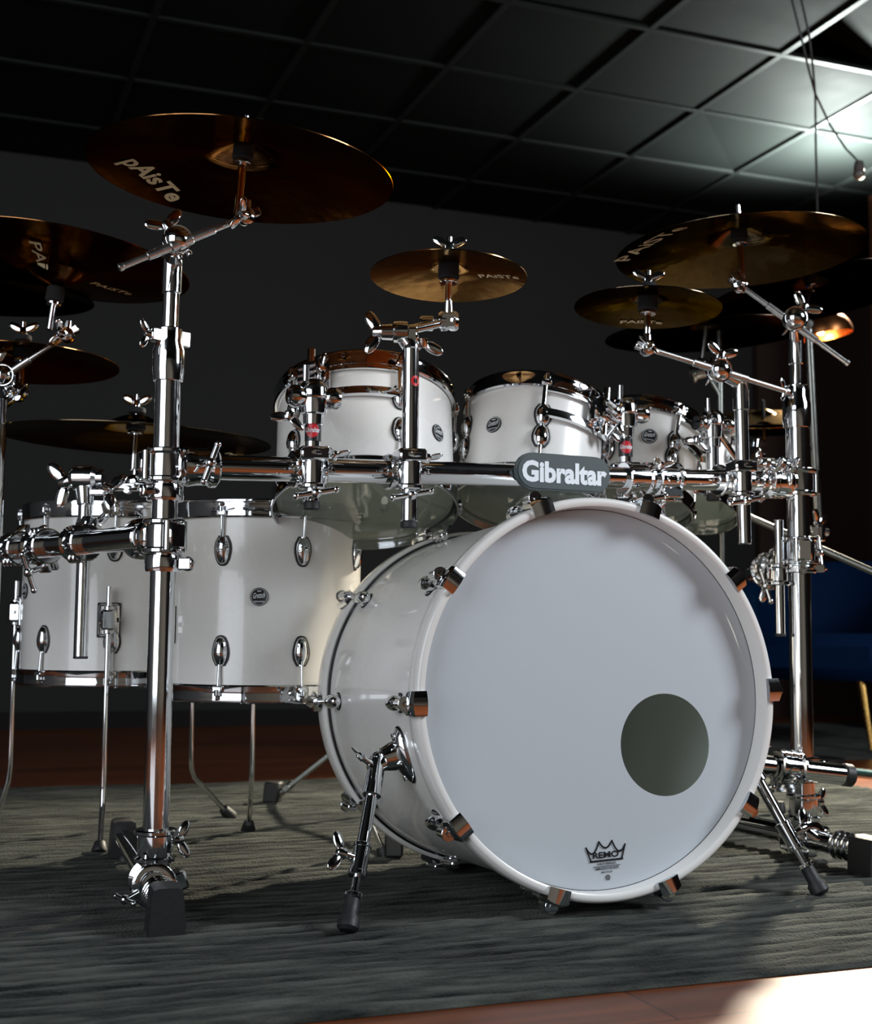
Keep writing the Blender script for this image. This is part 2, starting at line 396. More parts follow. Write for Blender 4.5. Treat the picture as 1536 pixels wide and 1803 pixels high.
# ------------------------------------------------------------------ rugs
def rug_mat():
    M = bpy.data.materials.new('grey_rug'); M.use_nodes = True; nt = M.node_tree; b = nt.nodes['Principled BSDF']
    tc = nt.nodes.new('ShaderNodeTexCoord')
    mp = nt.nodes.new('ShaderNodeMapping'); mp.inputs['Scale'].default_value = (4, 40, 10)
    nt.links.new(tc.outputs['Object'], mp.inputs['Vector'])
    nz = nt.nodes.new('ShaderNodeTexNoise'); nz.inputs['Scale'].default_value = 1.6; nz.inputs['Detail'].default_value = 7; nz.inputs['Roughness'].default_value = .65
    nt.links.new(mp.outputs[0], nz.inputs['Vector'])
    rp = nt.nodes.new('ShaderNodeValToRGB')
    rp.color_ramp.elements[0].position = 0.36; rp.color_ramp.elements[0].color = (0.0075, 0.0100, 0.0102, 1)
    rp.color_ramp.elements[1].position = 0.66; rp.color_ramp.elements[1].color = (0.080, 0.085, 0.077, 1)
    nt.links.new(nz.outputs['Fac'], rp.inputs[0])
    at = nt.nodes.new('ShaderNodeAttribute'); at.attribute_name = 'ridge_shade'
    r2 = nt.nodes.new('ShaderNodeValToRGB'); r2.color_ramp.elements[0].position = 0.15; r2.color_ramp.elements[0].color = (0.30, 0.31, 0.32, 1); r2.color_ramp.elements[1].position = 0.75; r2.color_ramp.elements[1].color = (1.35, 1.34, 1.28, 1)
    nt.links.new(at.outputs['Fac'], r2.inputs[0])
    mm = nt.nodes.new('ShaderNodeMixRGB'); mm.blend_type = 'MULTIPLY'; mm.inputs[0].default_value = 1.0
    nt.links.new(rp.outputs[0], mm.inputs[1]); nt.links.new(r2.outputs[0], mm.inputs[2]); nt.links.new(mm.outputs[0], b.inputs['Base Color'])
    b.inputs['Roughness'].default_value = 0.95; b.inputs['Sheen Weight'].default_value = 0.06; b.inputs['Specular IOR Level'].default_value = .04
    n2 = nt.nodes.new('ShaderNodeTexNoise'); n2.inputs['Scale'].default_value = 260; n2.inputs['Detail'].default_value = 5
    nt.links.new(tc.outputs['Object'], n2.inputs['Vector'])
    bp = nt.nodes.new('ShaderNodeBump'); bp.inputs['Strength'].default_value = 0.8; bp.inputs['Distance'].default_value = 0.005
    nt.links.new(n2.outputs['Fac'], bp.inputs['Height']); nt.links.new(bp.outputs['Normal'], b.inputs['Normal'])
    return M
RUGM = rug_mat()
RZ = 0.006
def rug(name, x0, x1, y0, y1, label, amp=0.0045, dx=.03, dy=.0055):
    from mathutils import noise
    nx = int((x1 - x0) / dx); ny = int((y1 - y0) / dy); vs = []; fs = []; hs = []
    for j in range(ny + 1):
        y = y0 + (y1 - y0) * j / ny
        for i in range(nx + 1):
            x = x0 + (x1 - x0) * i / nx
            yy = y + 0.020 * noise.noise((x * 1.7, y * 2.0, 3.1)) + 0.007 * noise.noise((x * 7, y * 5, 8))
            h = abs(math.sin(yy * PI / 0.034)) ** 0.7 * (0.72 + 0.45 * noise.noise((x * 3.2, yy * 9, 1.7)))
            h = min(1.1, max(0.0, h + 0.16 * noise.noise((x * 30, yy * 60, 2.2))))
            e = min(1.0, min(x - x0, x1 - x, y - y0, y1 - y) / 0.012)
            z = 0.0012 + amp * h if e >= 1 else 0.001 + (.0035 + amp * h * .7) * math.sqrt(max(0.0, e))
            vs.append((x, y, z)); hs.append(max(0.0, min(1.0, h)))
    for j in range(ny):
        for i in range(nx):
            a = j * (nx + 1) + i; fs.append((a, a + 1, a + nx + 2, a + nx + 1))
    m_ = MB(); m_.add(vs, fs)
    m_.add([(x0, y0, .0008), (x1, y0, .0008), (x1, y1, .0008), (x0, y1, .0008)], [(0, 1, 2, 3)])
    ob = m_.build(name, RUGM, label=label, cat='rug', smooth=180)
    at = ob.data.attributes.new('ridge_shade', 'FLOAT', 'POINT')      # relief shading put into the colour: gaps darker, ridge tops paler
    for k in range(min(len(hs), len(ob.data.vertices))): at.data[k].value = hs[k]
    return ob
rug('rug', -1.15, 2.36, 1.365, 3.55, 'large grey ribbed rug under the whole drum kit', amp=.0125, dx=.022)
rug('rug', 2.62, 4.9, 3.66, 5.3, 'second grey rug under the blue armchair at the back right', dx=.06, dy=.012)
Z0 = RZ + 0.002

# ------------------------------------------------------------------ small hardware shapes
def wing(mb, c, axis, wd, s=1.0):
    """wing nut: hub along axis, two ears along wd"""
    c = V(c); ax = V(axis).normalized(); wd = (V(wd) - ax * V(wd).dot(ax)).normalized(); up = ax
    mb.cyl(c, c + ax * (.012 * s), .0068 * s, .0056 * s, 16)
    for k in (-1, 1):
        d = (wd * k + up * .55).normalized(); sd = ax.cross(wd)
        mb.lathe(c + wd * (k * .0125 * s) + up * (.012 * s), d, [(max(1e-5, math.sin(PI * i / 10) ** .75 * .0068 * s), -.0125 * s * math.cos(PI * i / 10)) for i in range(11)], 16, sx=.42, sy=1.0, xd=sd)
def thandle(mb, c, axis, wd, s=1.0):
    """T-screw: shank along axis with a cross bar along wd"""
    c = V(c); ax = V(axis).normalized(); wd = (V(wd) - ax * V(wd).dot(ax)).normalized()
    mb.cyl(c, c + ax * (.026 * s), .0048 * s, n=14); mb.ball(c + ax * (.028 * s), .0085 * s, 16)
    mb.cyl(c + ax * (.028 * s) - wd * (.03 * s), c + ax * (.028 * s) + wd * (.03 * s), .0046 * s, n=14)
    mb.ball(c + ax * (.028 * s) - wd * (.031 * s), .0056 * s, 12); mb.ball(c + ax * (.028 * s) + wd * (.031 * s), .0056 * s, 12)
def bolt(mb, c, axis, r=.0055, h=.007):
    c = V(c); ax = V(axis).normalized()
    mb.cyl(c, c + ax * h, r, n=6); mb.cyl(c + ax * h, c + ax * (h + .003), r * .55, n=12)
def sleeve(mb, c, axis, R, L, t=.0055):
    """clamp barrel with a raised rim at either end"""
    h = L / 2
    mb.lathe(c, axis, [(R, -h), (R + t * 1.5, -h), (R + t * 1.9, -h + .002), (R + t * 1.9, -h + .006), (R + t, -h + .009), (R + t * 1.1, 0), (R + t, h - .009),
                       (R + t * 1.9, h - .006), (R + t * 1.9, h - .002), (R + t * 1.5, h), (R, h)], 36, loop=True)
def pipe_clamp(parent, c, axis, R, L=.046, side=None, name='clamp', handle='wing', hd=None, label=None):
    """hinged pipe clamp: barrel, split lugs with a hinge pin, closing screw"""
    mb = MB(); c = V(c); ax = V(axis).normalized()
    sd = V(side) if side is not None else V((0, -1, 0))
    sd = (sd - ax * sd.dot(ax)).normalized(); tn = ax.cross(sd)
    sleeve(mb, c, ax, R, L)
    e = c + sd * (R + .012)
    for k in (-1, 1):
        mb.box(e + tn * (k * .0065), sd, tn, ax, .012, .0042, L * .38, .002)
    h = c - sd * (R + .006)
    mb.cyl(h - ax * (L * .46), h + ax * (L * .46), .0065, n=14)
    for k in (-1, 0, 1): mb.cyl(h + ax * (L * .3 * k - .004), h + ax * (L * .3 * k + .004), .0082, n=14)
    # embossed oval badge
    fr = (-FW - ax * (-FW).dot(ax)).normalized()
    mb.lathe(c + fr * (R + .0052), fr, [(.0105, 0), (.0125, .0016), (.011, .0026), (.0095, .0016)], 24, loop=True, sx=1.0, sy=.62, xd=ax)
    ob = mb.build(name, CHROME, parent, label)
    hm = MB()
    if handle == 'wing': wing(hm, e + tn * .010 + sd * .003, tn if hd is None else hd, sd, 1.15)
    elif handle == 'tee': thandle(hm, e + tn * .008 + sd * .002, tn if hd is None else hd, sd, 1.0)
    else: bolt(hm, e + tn * .010 + sd * .003, tn, .006, .008)
    hm.build('wing_screw' if handle != 'bolt' else 'bolt', CHROME, ob)
    return ob
def collar(mb, c, axis, R, L):
    mb.lathe(c, axis, [(R, -L / 2), (R + .006, -L / 2), (R + .0075, -L / 2 + .002), (R + .0075, L / 2 - .002), (R + .006, L / 2), (R, L / 2)], 32, loop=True)

# ------------------------------------------------------------------ drum rack
LP = V((0.319, 1.95, 0)); RP0 = PY(1408, 1000, 2.03); RP = V((RP0.x, 2.03, 0))
rack = thing('drum_rack', 'chrome tube drum rack of posts and bars clamped around the white kit', 'drum rack', (LP.x, LP.y, 0))
ZT = PY(297, 622, 1.95).z
def post_tube(x, y, z0, z1, r): return MB().cyl((x, y, z0), (x, y, z1), r, n=40, bev=.0015)
post_tube(LP.x, LP.y, .105, ZT, .0190).build('post', CHROME, rack)
ZRT = PY(1400, 690, 2.03).z
post_tube(RP.x, RP.y, .105, ZRT, .0205).build('post', CHROME, rack)
bz0 = PY(350, 824, 1.96).z; bz1 = PY(1120, 842, 2.006).z
slope = (bz1 - bz0) / (PY(1120, 842, 2.006).x - .36)
BA = V((LP.x + .03, 1.952, bz0)); BB = V((RP.x - .02, 2.03, bz0 + slope * (RP.x - .38)))
bdir = (BB - BA).normalized()
def BAR(px):  # point of the front bar seen at this column
    n = RT.cross(UP); r = ray(px, 830); pn = V((0, 0, 1)).cross(r)
    t = (CAM - BA).dot(pn) / bdir.dot(pn); return BA + bdir * t
MB().cyl(BA, BB, .0190, n=40, bev=.002).build('crossbar', CHROME, rack)
# left wing bar running back from the left post
WA = PY(250, 946, 1.975); WB = PD(16, 968, 2.30)
MB().cyl(WA, WB, .0190, n=36, bev=.002).build('side_bar', CHROME, rack)
# post to bar T-clamps
def t_clamp(post, z, bar_dir, R, label=None):
    mb = MB(); c = V((post.x, post.y, z)); bd = V(bar_dir).normalized()
    sleeve(mb, c, (0, 0, 1), R, .050, .0065)
    mb.lathe(c + bd * (R + .002), bd, [(.019, 0), (.027, .003), (.030, .010), (.028, .022), (.0275, .040), (.031, .044), (.031, .052), (.026, .056), (.0192, .056), (.0192, 0)], 36, loop=True)
    sd = bd.cross(V((0, 0, 1)))
    for k in (-1, 1):
        mb.cyl(c - bd * (R + .012) + sd * (.012 * k) + V((0, 0, -.022)), c - bd * (R + .012) + sd * (.012 * k) + V((0, 0, .022)), .007, n=14)
    mb.box(c - bd * (R + .010), bd, sd, (0, 0, 1), .012, .014, .020, .004)
    ob = mb.build('clamp', CHROME, rack, label); hm = MB()
    e = c + bd * (R + .038) + sd * .0 + V((0, 0, -.030)); f = c + bd * (R + .036) - sd * (-.028)
    thandle(hm, c + bd * (R + .034) + sd * .026, sd, V((0, 0, 1)) + bd * .35, .95)
    hm.build('wing_screw', CHROME, ob)
    return ob
t_clamp(LP, bz0 - .001, bdir, .0195)
wd = (WB - WA).normalized()
t_clamp(LP, WA.z, V((wd.x, wd.y, 0)), .0195)
t_clamp(RP, BB.z, -bdir, .021)
# hinge collars on the posts
def hinge_collar(p, z, R, tilt, lab=None):
    mb = MB(); c = V((p.x, p.y, z))
    mb.lathe(c, (0, 0, 1), [(R + .0005, -.012), (R + .007, -.012), (R + .008, -.008), (R + .008, .008), (R + .007, .012), (R + .0005, .012)], 32, loop=True)
    d = V(tilt).normalized()
    mb.box(c + d * (R + .014), d, V((0, 0, 1)).cross(d), (0, 0, 1), .011, .007, .009, .002)
    mb.ring(c + d * (R + .018), V((0, 0, 1)).cross(d), .008, .0028, 20, 8)
    ob = mb.build('memory_lock', CHROME, rack); hm = MB(); bolt(hm, c + d * (R + .012) + V((0, 0, 1)).cross(d) * .007, V((0, 0, 1)).cross(d) * 1); hm.build('bolt', CHROME, ob)
hinge_collar(LP, PY(290, 868, 1.95).z, .0192, (-.8, -.5, 0))
hinge_collar(LP, PY(290, 993, 1.95).z, .0192, (.9, -.5, 0))
# top nylon/chrome collar where the boom tube enters the left post
def top_collar(p, z, R, r):
    mb = MB()
    mb.lathe((p.x, p.y, z), (0, 0, 1), [(R, -.045), (R + .0035, -.044), (R + .0055, -.030), (R + .0055, .000), (R + .001, .014), (R + .001, .034), (R - .002, .036), (r, .036), (r, -.045)], 36, loop=True)
    d = V((-.93, -.36, 0)).normalized(); q = V((p.x, p.y, z))
    mb.box(q + d * (R + .002) + V((0, 0, .022)), d, V((0, 0, 1)).cross(d), (0, 0, 1), .012, .008, .010, .002)
    mb.box(q - d * (R + .002) + V((0, 0, .022)), d, V((0, 0, 1)).cross(d), (0, 0, 1), .012, .008, .012, .002)
    ob = mb.build('collar', CHROME, rack); hm = MB()
    wing(hm, q + d * (R + .012) + V((0, 0, .022)), d, V((0, 0, 1)) + d * .2, .9)
    hm.build('wing_screw', CHROME, ob)
top_collar(LP, PY(296, 620, 1.95).z, .0185, .0128)
top_collar(RP, PY(1403, 712, 2.03).z, .0205, .0128)
# feet: short T-leg running front to back under each post, with a rubber boot on either end
def t_leg(p, y0, y1, x0, xs=0.0):
    zc = .045
    a = V((x0, y0, zc)); b = V((x0 + xs, y1, zc)); d = (b - a).normalized()
    bt_ = MB().cyl(a + d * .02, b - d * .02, .0185, n=32)
    for k in range(4): bt_.ring(a + d * (.060 + .014 * k), d, .0195 + .0006 * k, .004, 32, 8)
    bt_.build('base_tube', CHROME, rack)
    for q, e in ((a, d), (b, -d)):
        mb = MB(); s = V((0, 0, 1)).cross(e).normalized()
        pr = [(-.024, Z0), (.024, Z0), (.0235, .012 + Z0), (.0205, .058), (.0185, .068), (.012, .0705), (-.012, .0705), (-.0185, .068), (-.0205, .058), (-.0235, .012 + Z0)]
        mb.prism(pr, V((q.x, q.y, 0)) + e * .028, s, (0, 0, 1), .056)
        mb.build('rubber_foot', BLACKR, rack)
    # base clamp
    c = V((p.x, p.y, 0)); cl = MB()
    sleeve(cl, c + V((0, 0, .098)), (0, 0, 1), .0192, .046, .006)
    cc = a + d * ((p.y - y0))
    sleeve(cl, cc, d, .0188, .058, .007)
    cl.box((c + V((0, 0, .098)) + cc) / 2 + V((0, 0, 0)), (1, 0, 0), (0, 1, 0), (0, 0, 1), .020, .022, .022, .005)
    cl.box(cc + V((.033, -.01, .004)), (1, 0, .3), (0, 1, 0), (-.3, 0, 1), .013, .016, .014, .004)
    ob = cl.build('clamp', CHROME, rack); hm = MB()
    wings(ob, (c + V((.026, -.004, .105)), (1, 0, 0), (0, .2, 1), 1.1))
    thandle(hm, cc + V((-.024, -.03, -.006)), (-.85, -.3, -.35), (0, 1, .2), .8)
    hm.build('wing_screw', CHROME, ob)
fl = PZ(290, 1652, Z0); t_leg(LP, fl.y, 2.46, LP.x - .012, .035)
fr_ = PZ(1512, 1545, Z0); t_leg(RP, fr_.y - .01, 2.58, RP.x + .004, -.03)
# lower stub bar with a black end cap on the right post
la = PY(1300, 1343, 2.0); lb = PY(1484, 1364, 1.985)
MB().cyl(la, lb, .0190, n=32).build('lower_bar', CHROME, rack)
MB().cyl(lb - (lb - la).normalized() * .002, lb + (lb - la).normalized() * .020, .0202, n=32).build('end_cap', BLACKR, rack, 'black end cap')
pipe_clamp(rack, PY(1388, 1352, 1.99), lb - la, .0192, .050, (0, .3, -1), handle='tee', hd=(-.9, -.3, -.2))
pipe_clamp(rack, (RP.x, RP.y, PY(1400, 1355, 2.03).z), (0, 0, 1), .0208, .045, (1, -.3, 0), handle='wing')
# right wing bar running back, and its clamps on the post
ra = PY(1392, 985, 2.06); rb = PD(1330, 1010, 2.75)
MB().cyl(ra, rb, .0190, n=28).build('side_bar', CHROME, rack)
t_clamp(RP, PY(1404, 970, 2.03).z, V((rb - ra).xy.to_3d()), .021)
pipe_clamp(rack, (RP.x, RP.y, PY(1404, 1000, 2.03).z), (0, 0, 1), .0208, .020, (1, -.3, 0), handle='wing')
for t_ in (.30, .62):
    pipe_clamp(rack, ra.lerp(rb, t_), rb - ra, .0192, .048, (.3, 0, -1), handle='tee' if t_ < .5 else 'wing')
# clamps along the front bar and on the left wing
for px_, hd_ in ((1172, 'tee'), (1345, 'wing'), (1372, 'wing')):
    pipe_clamp(rack, BAR(px_), bdir, .0192, .050 if px_ < 1200 else .042, (0, -.5, -1) if px_ < 1300 else (0, -.6, 1), handle=hd_)
pipe_clamp(rack, WA.lerp(WB, .42), wd, .0192, .046, (0.3, 0, 1), handle='wing')
pipe_clamp(rack, WA.lerp(WB, .72), wd, .0192, .05, (.4, 0, -1), handle='tee')
pipe_clamp(rack, WA.lerp(WB, .93), wd, .0192, .05, (.5, 0, 1), handle='wing')
# outer left upright at the picture edge, carrying the boom arms
LO = WB + V((-.004, .02, 0))
post_tube(LO.x - .022, LO.y, LO.z - .10, PD(-14, 700, 2.32).z, .0150).build('upright_tube', CHROME, rack)
# name plate
pc = BAR(979); off = V((0, -.026, 0)); mb = MB()
pw, ph = .090, .0305
ol = []
for k in range(13):
    t = -PI / 2 + PI * k / 12; ol.append((pw - ph + ph * math.cos(t), ph * math.sin(t)))
for k in range(13):
    t = PI / 2 + PI * k / 12; ol.append((-pw + ph + ph * math.cos(t), ph * math.sin(t)))
PX = (bdir + V((0, 0, -.035))).normalized(); PZu = (V((0, 0, 1)) - PX * PX.z).normalized()
pcc = pc + off + V((0, 0, .002))
mb.prism(ol, pcc, PX, PZu, .010)
mb.prism([(x * .97, y * .92) for x, y in ol], pcc, PX, PZu, .013)
plate = mb.build('name_plate', PLATEM, rack, 'slate grey rounded plate lettered Gibraltar')
tx = MB(); add_text(tx, 'Gibraltar', pcc - PX * .080 - PZu * .0185 + V((0, -.0072, 0)), PX, PZu, .162, .036, bold=.042)
tx.build('lettering', LETTER, plate)
for k in (-1, 1): pass

# ------------------------------------------------------------------ drums
def lug_mesh(o, e, ax, L=.046, wdt=.0135, dep=.0125):
    """teardrop lug lying on the shell: e outward, ax towards the hoop"""
    prof = [(1e-5, -.5), (.30, -.485), (.55, -.43), (.80, -.28), (.97, -.05), (1.0, .10), (.92, .27), (.72, .40), (.60, .46), (.55, .5), (1e-5, .5)]
    mb = MB(); mb.lathe(o, ax, [(r * wdt, h * L) for r, h in prof], 20, sx=dep / wdt, sy=1.0, xd=e)
    t = V(ax).cross(V(e))
    mb.cyl(V(o) + V(ax) * (L * .42), V(o) + V(ax) * (L * .56), .0052, n=12)
    g = MB(); g.lathe(o, ax, [(r * wdt * 1.22, h * L * 1.12) for r, h in prof], 20, sx=.10, sy=1.0, xd=e)
    return mb, g
def badge(parent, c, e, up, r=.0145, lab=None):
    """round vent badge with a script word"""
    e = V(e).normalized(); up = (V(up) - e * V(up).dot(e)).normalized(); x = up.cross(e)
    mb = MB(); mb.lathe(c, e, [(1e-5, -.003), (r, -.003), (r, .0018), (r * .95, .0026), (r * .86, .0022), (1e-5, .0022)], 32)
    b = mb.build('badge', BLACKP, parent, 'round black vent badge')
    q = MB(); q.ring(V(c) + e * .0026, e, r * .88, .00035, 36, 6)
    add_text(q, 'Gretsch', V(c) - x * (r * .66) - up * (r * .22) + e * .0028, x + up * .10, up, r * 1.32, r * .62, bold=.01, shear=.35)
    add_text(q, 'RENOWN', V(c) - x * (r * .55) - up * (r * .62) + e * .0028, x, up, r * 1.1, r * .16, bold=.02)
    q.box(V(c) + up * (r * .62) + e * .0024, x, up, e, r * .22, r * .05, .0003, .0001)
    q.build('lettering', LETTER, b)
    g = MB(); g.ring(V(c) + e * .0028, e, r * .16, r * .05, 20, 8)
    return b
def drum(name, label, ct, ax, R, L, nl, a0, loc, group, lugL=.044, top_only=None, vent=None, rimh=.020, hoopm=HOOPM):
    """ct = centre of the upper rim, ax = axis pointing up, L = shell length"""
    ax = V(ax).normalized()
    cdir = -FW - ax * (-FW).dot(ax); cdir.normalize(); sdir = ax.cross(cdir)   # angle 0 faces the camera, positive to the right
    def E(a): return cdir * math.cos(a) + sdir * math.sin(a)
    t = thing(name, label, 'drum', loc, group)
    top = V(ct); bot = top - ax * L; wt = .0065
    mb = MB(); mb.lathe(bot, ax, [(R - wt * .5, 0), (R, .004), (R, L - .004), (R - wt * .5, L)], 72)
    sh = mb.build('shell', WHITE, t)
    mi = MB(); mi.lathe(bot, ax, [(R - wt * .5, 0), (R - wt, .004), (R - wt, L - .004), (R - wt * .5, L)], 72)
    mi.build('shell_lining', SILVER, sh, 'silver grey lining')
    for c, s in ((top, 1), (bot, -1)):
        d = ax * s; h = MB()
        h.lathe(c, d, [(R + .0012, -.011), (R + .0052, -.0115), (R + .0075, -.009), (R + .0066, -.002), (R + .0066, rimh * .55), (R + .0078, rimh * .8), (R + .0066, rimh), (R + .0036, rimh), (R + .0030, rimh * .6), (R + .0012, .002)], 84, loop=True)
        h.build('hoop', hoopm, t)
        hd = MB(); rr = R + .0012
        hd.lathe(c, d, [(1e-5, .0035), (rr * .5, .0035), (rr * .93, .0035), (rr * .975, .002), (rr, -.006)], 72)
        hd.build('drumhead', HEADW if s > 0 else HEADC, t, None if s > 0 else 'clear bottom head')
        for k in range(nl):
            a = a0 + 2 * PI * k / nl; e = E(a)
            o = c - d * (.012 + .034 + lugL / 2) + e * (R + .001)
            l, g = lug_mesh(o, e, d, lugL)
            lo = l.build('lug', CHROME, t); g.build('gasket', BLACKR, lo)
            r_ = MB(); p0 = o + d * (lugL * .5) + e * .0045
            r_.cyl(p0, c + d * .004 + e * (R + .0095), .0026, n=10)
            r_.cyl(c - d * .003 + e * (R + .0102), c + d * .0075 + e * (R + .0102), .0058, n=12)
            r_.cyl(c + d * .0075 + e * (R + .0102), c + d * .0145 + e * (R + .0102), .0034, n=4)
            r_.box(c - d * .004 + e * (R + .0075), d, e, d.cross(e), .0055, .0065, .009, .002)
            r_.build('tension_rod', CHROME, t)
    return t, E, top, bot, ax

def n_from_ellipse(px, py, ratio, ang, under=True):
    """axis of a round rim seen as an ellipse: ratio = minor/major, ang = clockwise tilt of the major axis in the picture (deg)"""
    v = ray(px, py).normalized(); a = math.radians(ang)
    mnr = UP * math.cos(a) + RT * math.sin(a)
    mnr = (mnr - v * mnr.dot(v)).normalized()
    return (v * (ratio if under else -ratio) + mnr * math.sqrt(1 - ratio * ratio)).normalized()

# --- bass drum
BN = V((0.0006, -.99917, .04075)).normalized(); BF = V((.911, 1.699, .3154)); BL = .4917; BR = .287
bass = thing('bass_drum', 'white bass drum lying on its side with a pale resonant head and round port hole', 'drum', (.911, 1.94, 0))
bu = V((1, 0, 0)); bu = (bu - BN * bu.dot(BN)).normalized(); bv = BN.cross(bu)   # bu right, bv up
if bv.z < 0: bv = -bv
def BE(a): return bu * math.cos(a) + bv * math.sin(a)
def BP(a, r, d): return BF + BE(a) * r - BN * d     # d metres behind the front rim
RS = .2775
mb = MB(); mb.lathe(BF - BN * .045, -BN, [(RS - .004, 0), (RS, .003), (RS, BL - .093), (RS - .004, BL - .09)], 128)
bs = mb.build('shell', WHITE, bass)
mb = MB(); mb.lathe(BF - BN * .045, -BN, [(RS - .004, 0), (RS - .008, .003), (RS - .008, BL - .093), (RS - .004, BL - .09)], 96); mb.build('shell_lining', SILVER, bs, 'silver grey lining')
for s, c in ((1, BF), (-1, BF - BN * BL)):
    d = BN * s; h = MB()
    h.lathe(c, d, [(BR, -.036), (BR + .0008, -.034), (BR + .0008, -.006), (BR - .001, -.002), (BR - .004, -.0002), (BR - .009, -.0002), (BR - .012, -.002), (BR - .0132, -.006), (BR - .0132, -.040), (BR - .004, -.040)], 144, loop=True)
    h.build('hoop', WHITE, bass)
    h = MB(); h.lathe(c, d, [(RS + .0005, -.047), (RS + .0038, -.046), (RS + .0042, -.0425), (RS + .0005, -.0395)], 128, loop=True)
    h.build('counter_hoop', DARKMETAL, bass, 'thin dark metal head rim')
    for sgn in ():
        pass
# front head with a port hole
HR = BR - .0128; hc = BF - BN * .030
ph_ = PL(1172, 1311, hc, BN); hu = (ph_ - hc).dot(bu); hv = (ph_ - hc).dot(bv); hr = .0745
N = 96; mb = MB(); vs = []; 
def rimpt(t):
    # ray from hole centre to the outer circle
    dx, dy = math.cos(t), math.sin(t); b_ = hu * dx + hv * dy; c_ = hu * hu + hv * hv - HR * HR
    k = -b_ + math.sqrt(b_ * b_ - c_); return k
rings = [0, .012, .2, .4, .6, .8, .93, 1.0]
for q in rings:
    for i in range(N):
        t = 2 * PI * i / N; k = rimpt(t); rr = hr + (k - hr) * q
        vs.append(hc + bu * (hu + rr * math.cos(t)) + bv * (hv + rr * math.sin(t)))
fs = []
for q in range(len(rings) - 1):
    for i in range(N): fs.append((q * N + i, q * N + (i + 1) % N, (q + 1) * N + (i + 1) % N, (q + 1) * N + i))
mb.add(vs, fs); fh = mb.build('resonant_head', HEADW, bass, 'pale coated front head with a port hole')
mb = MB(); mb.ring(hc + BN * .0002, BN, HR - .0005, .0007, 128, 6); mb.build('head_seam', DARKMETAL, fh)
mb = MB(); c2 = BF - BN * (BL - .030); mb.lathe(c2, BN, [(1e-5, 0), (HR * .5, 0), (HR, 0)], 96); mb.build('batter_head', HEADW, bass)
# printed mark on the front head
cx = PL(1067, 1505, hc, BN); ex = (PL(1095, 1506.5, hc, BN) - PL(1040, 1512.5, hc, BN)).normalized(); ey = BN.cross(ex); ey = ey if ey.z > 0 else -ey
o_ = cx + BN * .0012; u = .031
def q2(x, y): return o_ + ex * (x * u) + ey * (y * u)
mk = MB()
def stroke(pts, wdt):
    for (x0, y0), (x1, y1) in zip(pts[:-1], pts[1:]):
        a = q2(x0, y0); b = q2(x1, y1); d = (b - a).normalized(); s_ = d.cross(BN) * (wdt * u / 2); e_ = d * (wdt * u * .35)
        mk.add([a - s_ - e_, b - s_ + e_, b + s_ + e_, a + s_ - e_], [(0, 1, 2, 3)])
def arcp(p0, p1, sag, n=10):
    out = []
    for i in range(n + 1):
        t = i / n; out.append((p0[0] + (p1[0] - p0[0]) * t, p0[1] + (p1[1] - p0[1]) * t - sag * (1 - (2 * t - 1) ** 2)))
    return out
tips = [(-1.02, .40), (-.34, .62), (.34, .62), (1.02, .40)]
for k in range(3): stroke(arcp(tips[k], tips[k + 1], .40 if k != 1 else .30), .075)
stroke([tips[0], (-.80, -.24)], .075); stroke([(-.84, -.24), (.84, -.24)], .085); stroke([(.80, -.24), tips[3]], .075)
add_text(mk, 'REMO', q2(-.70, -.13), ex, ey, 1.36 * u, .29 * u, bold=.03)
mk.lathe(q2(.76, .14), BN, [(.03 * u, 0), (.06 * u, .00002)], 12)
add_text(mk, 'WEATHERKING', q2(-.50, -.44), ex, ey, 1.0 * u, .11 * u, bold=.02)
stroke([(-.70, -.50), (.70, -.50)], .028)
add_text(mk, 'AMBASSADOR BASS', q2(-.62, -.65), ex, ey, 1.24 * u, .11 * u, bold=.02)
add_text(mk, 'MADE IN USA', q2(-.29, -.80), ex, ey, .58 * u, .085 * u, bold=.02)
for k in range(8):
    a = PI * k / 4; mk.lathe(q2(.02 + .10 * math.cos(a), -1.02 + .10 * math.sin(a)), BN, [(1e-5, 0), (.034 * u, .00001)], 10)
mk.lathe(q2(.02, -1.02), BN, [(.03 * u, 0), (.055 * u, .00001)], 12)
mk.build('printed_crown', INK, fh, 'black printed crown mark')
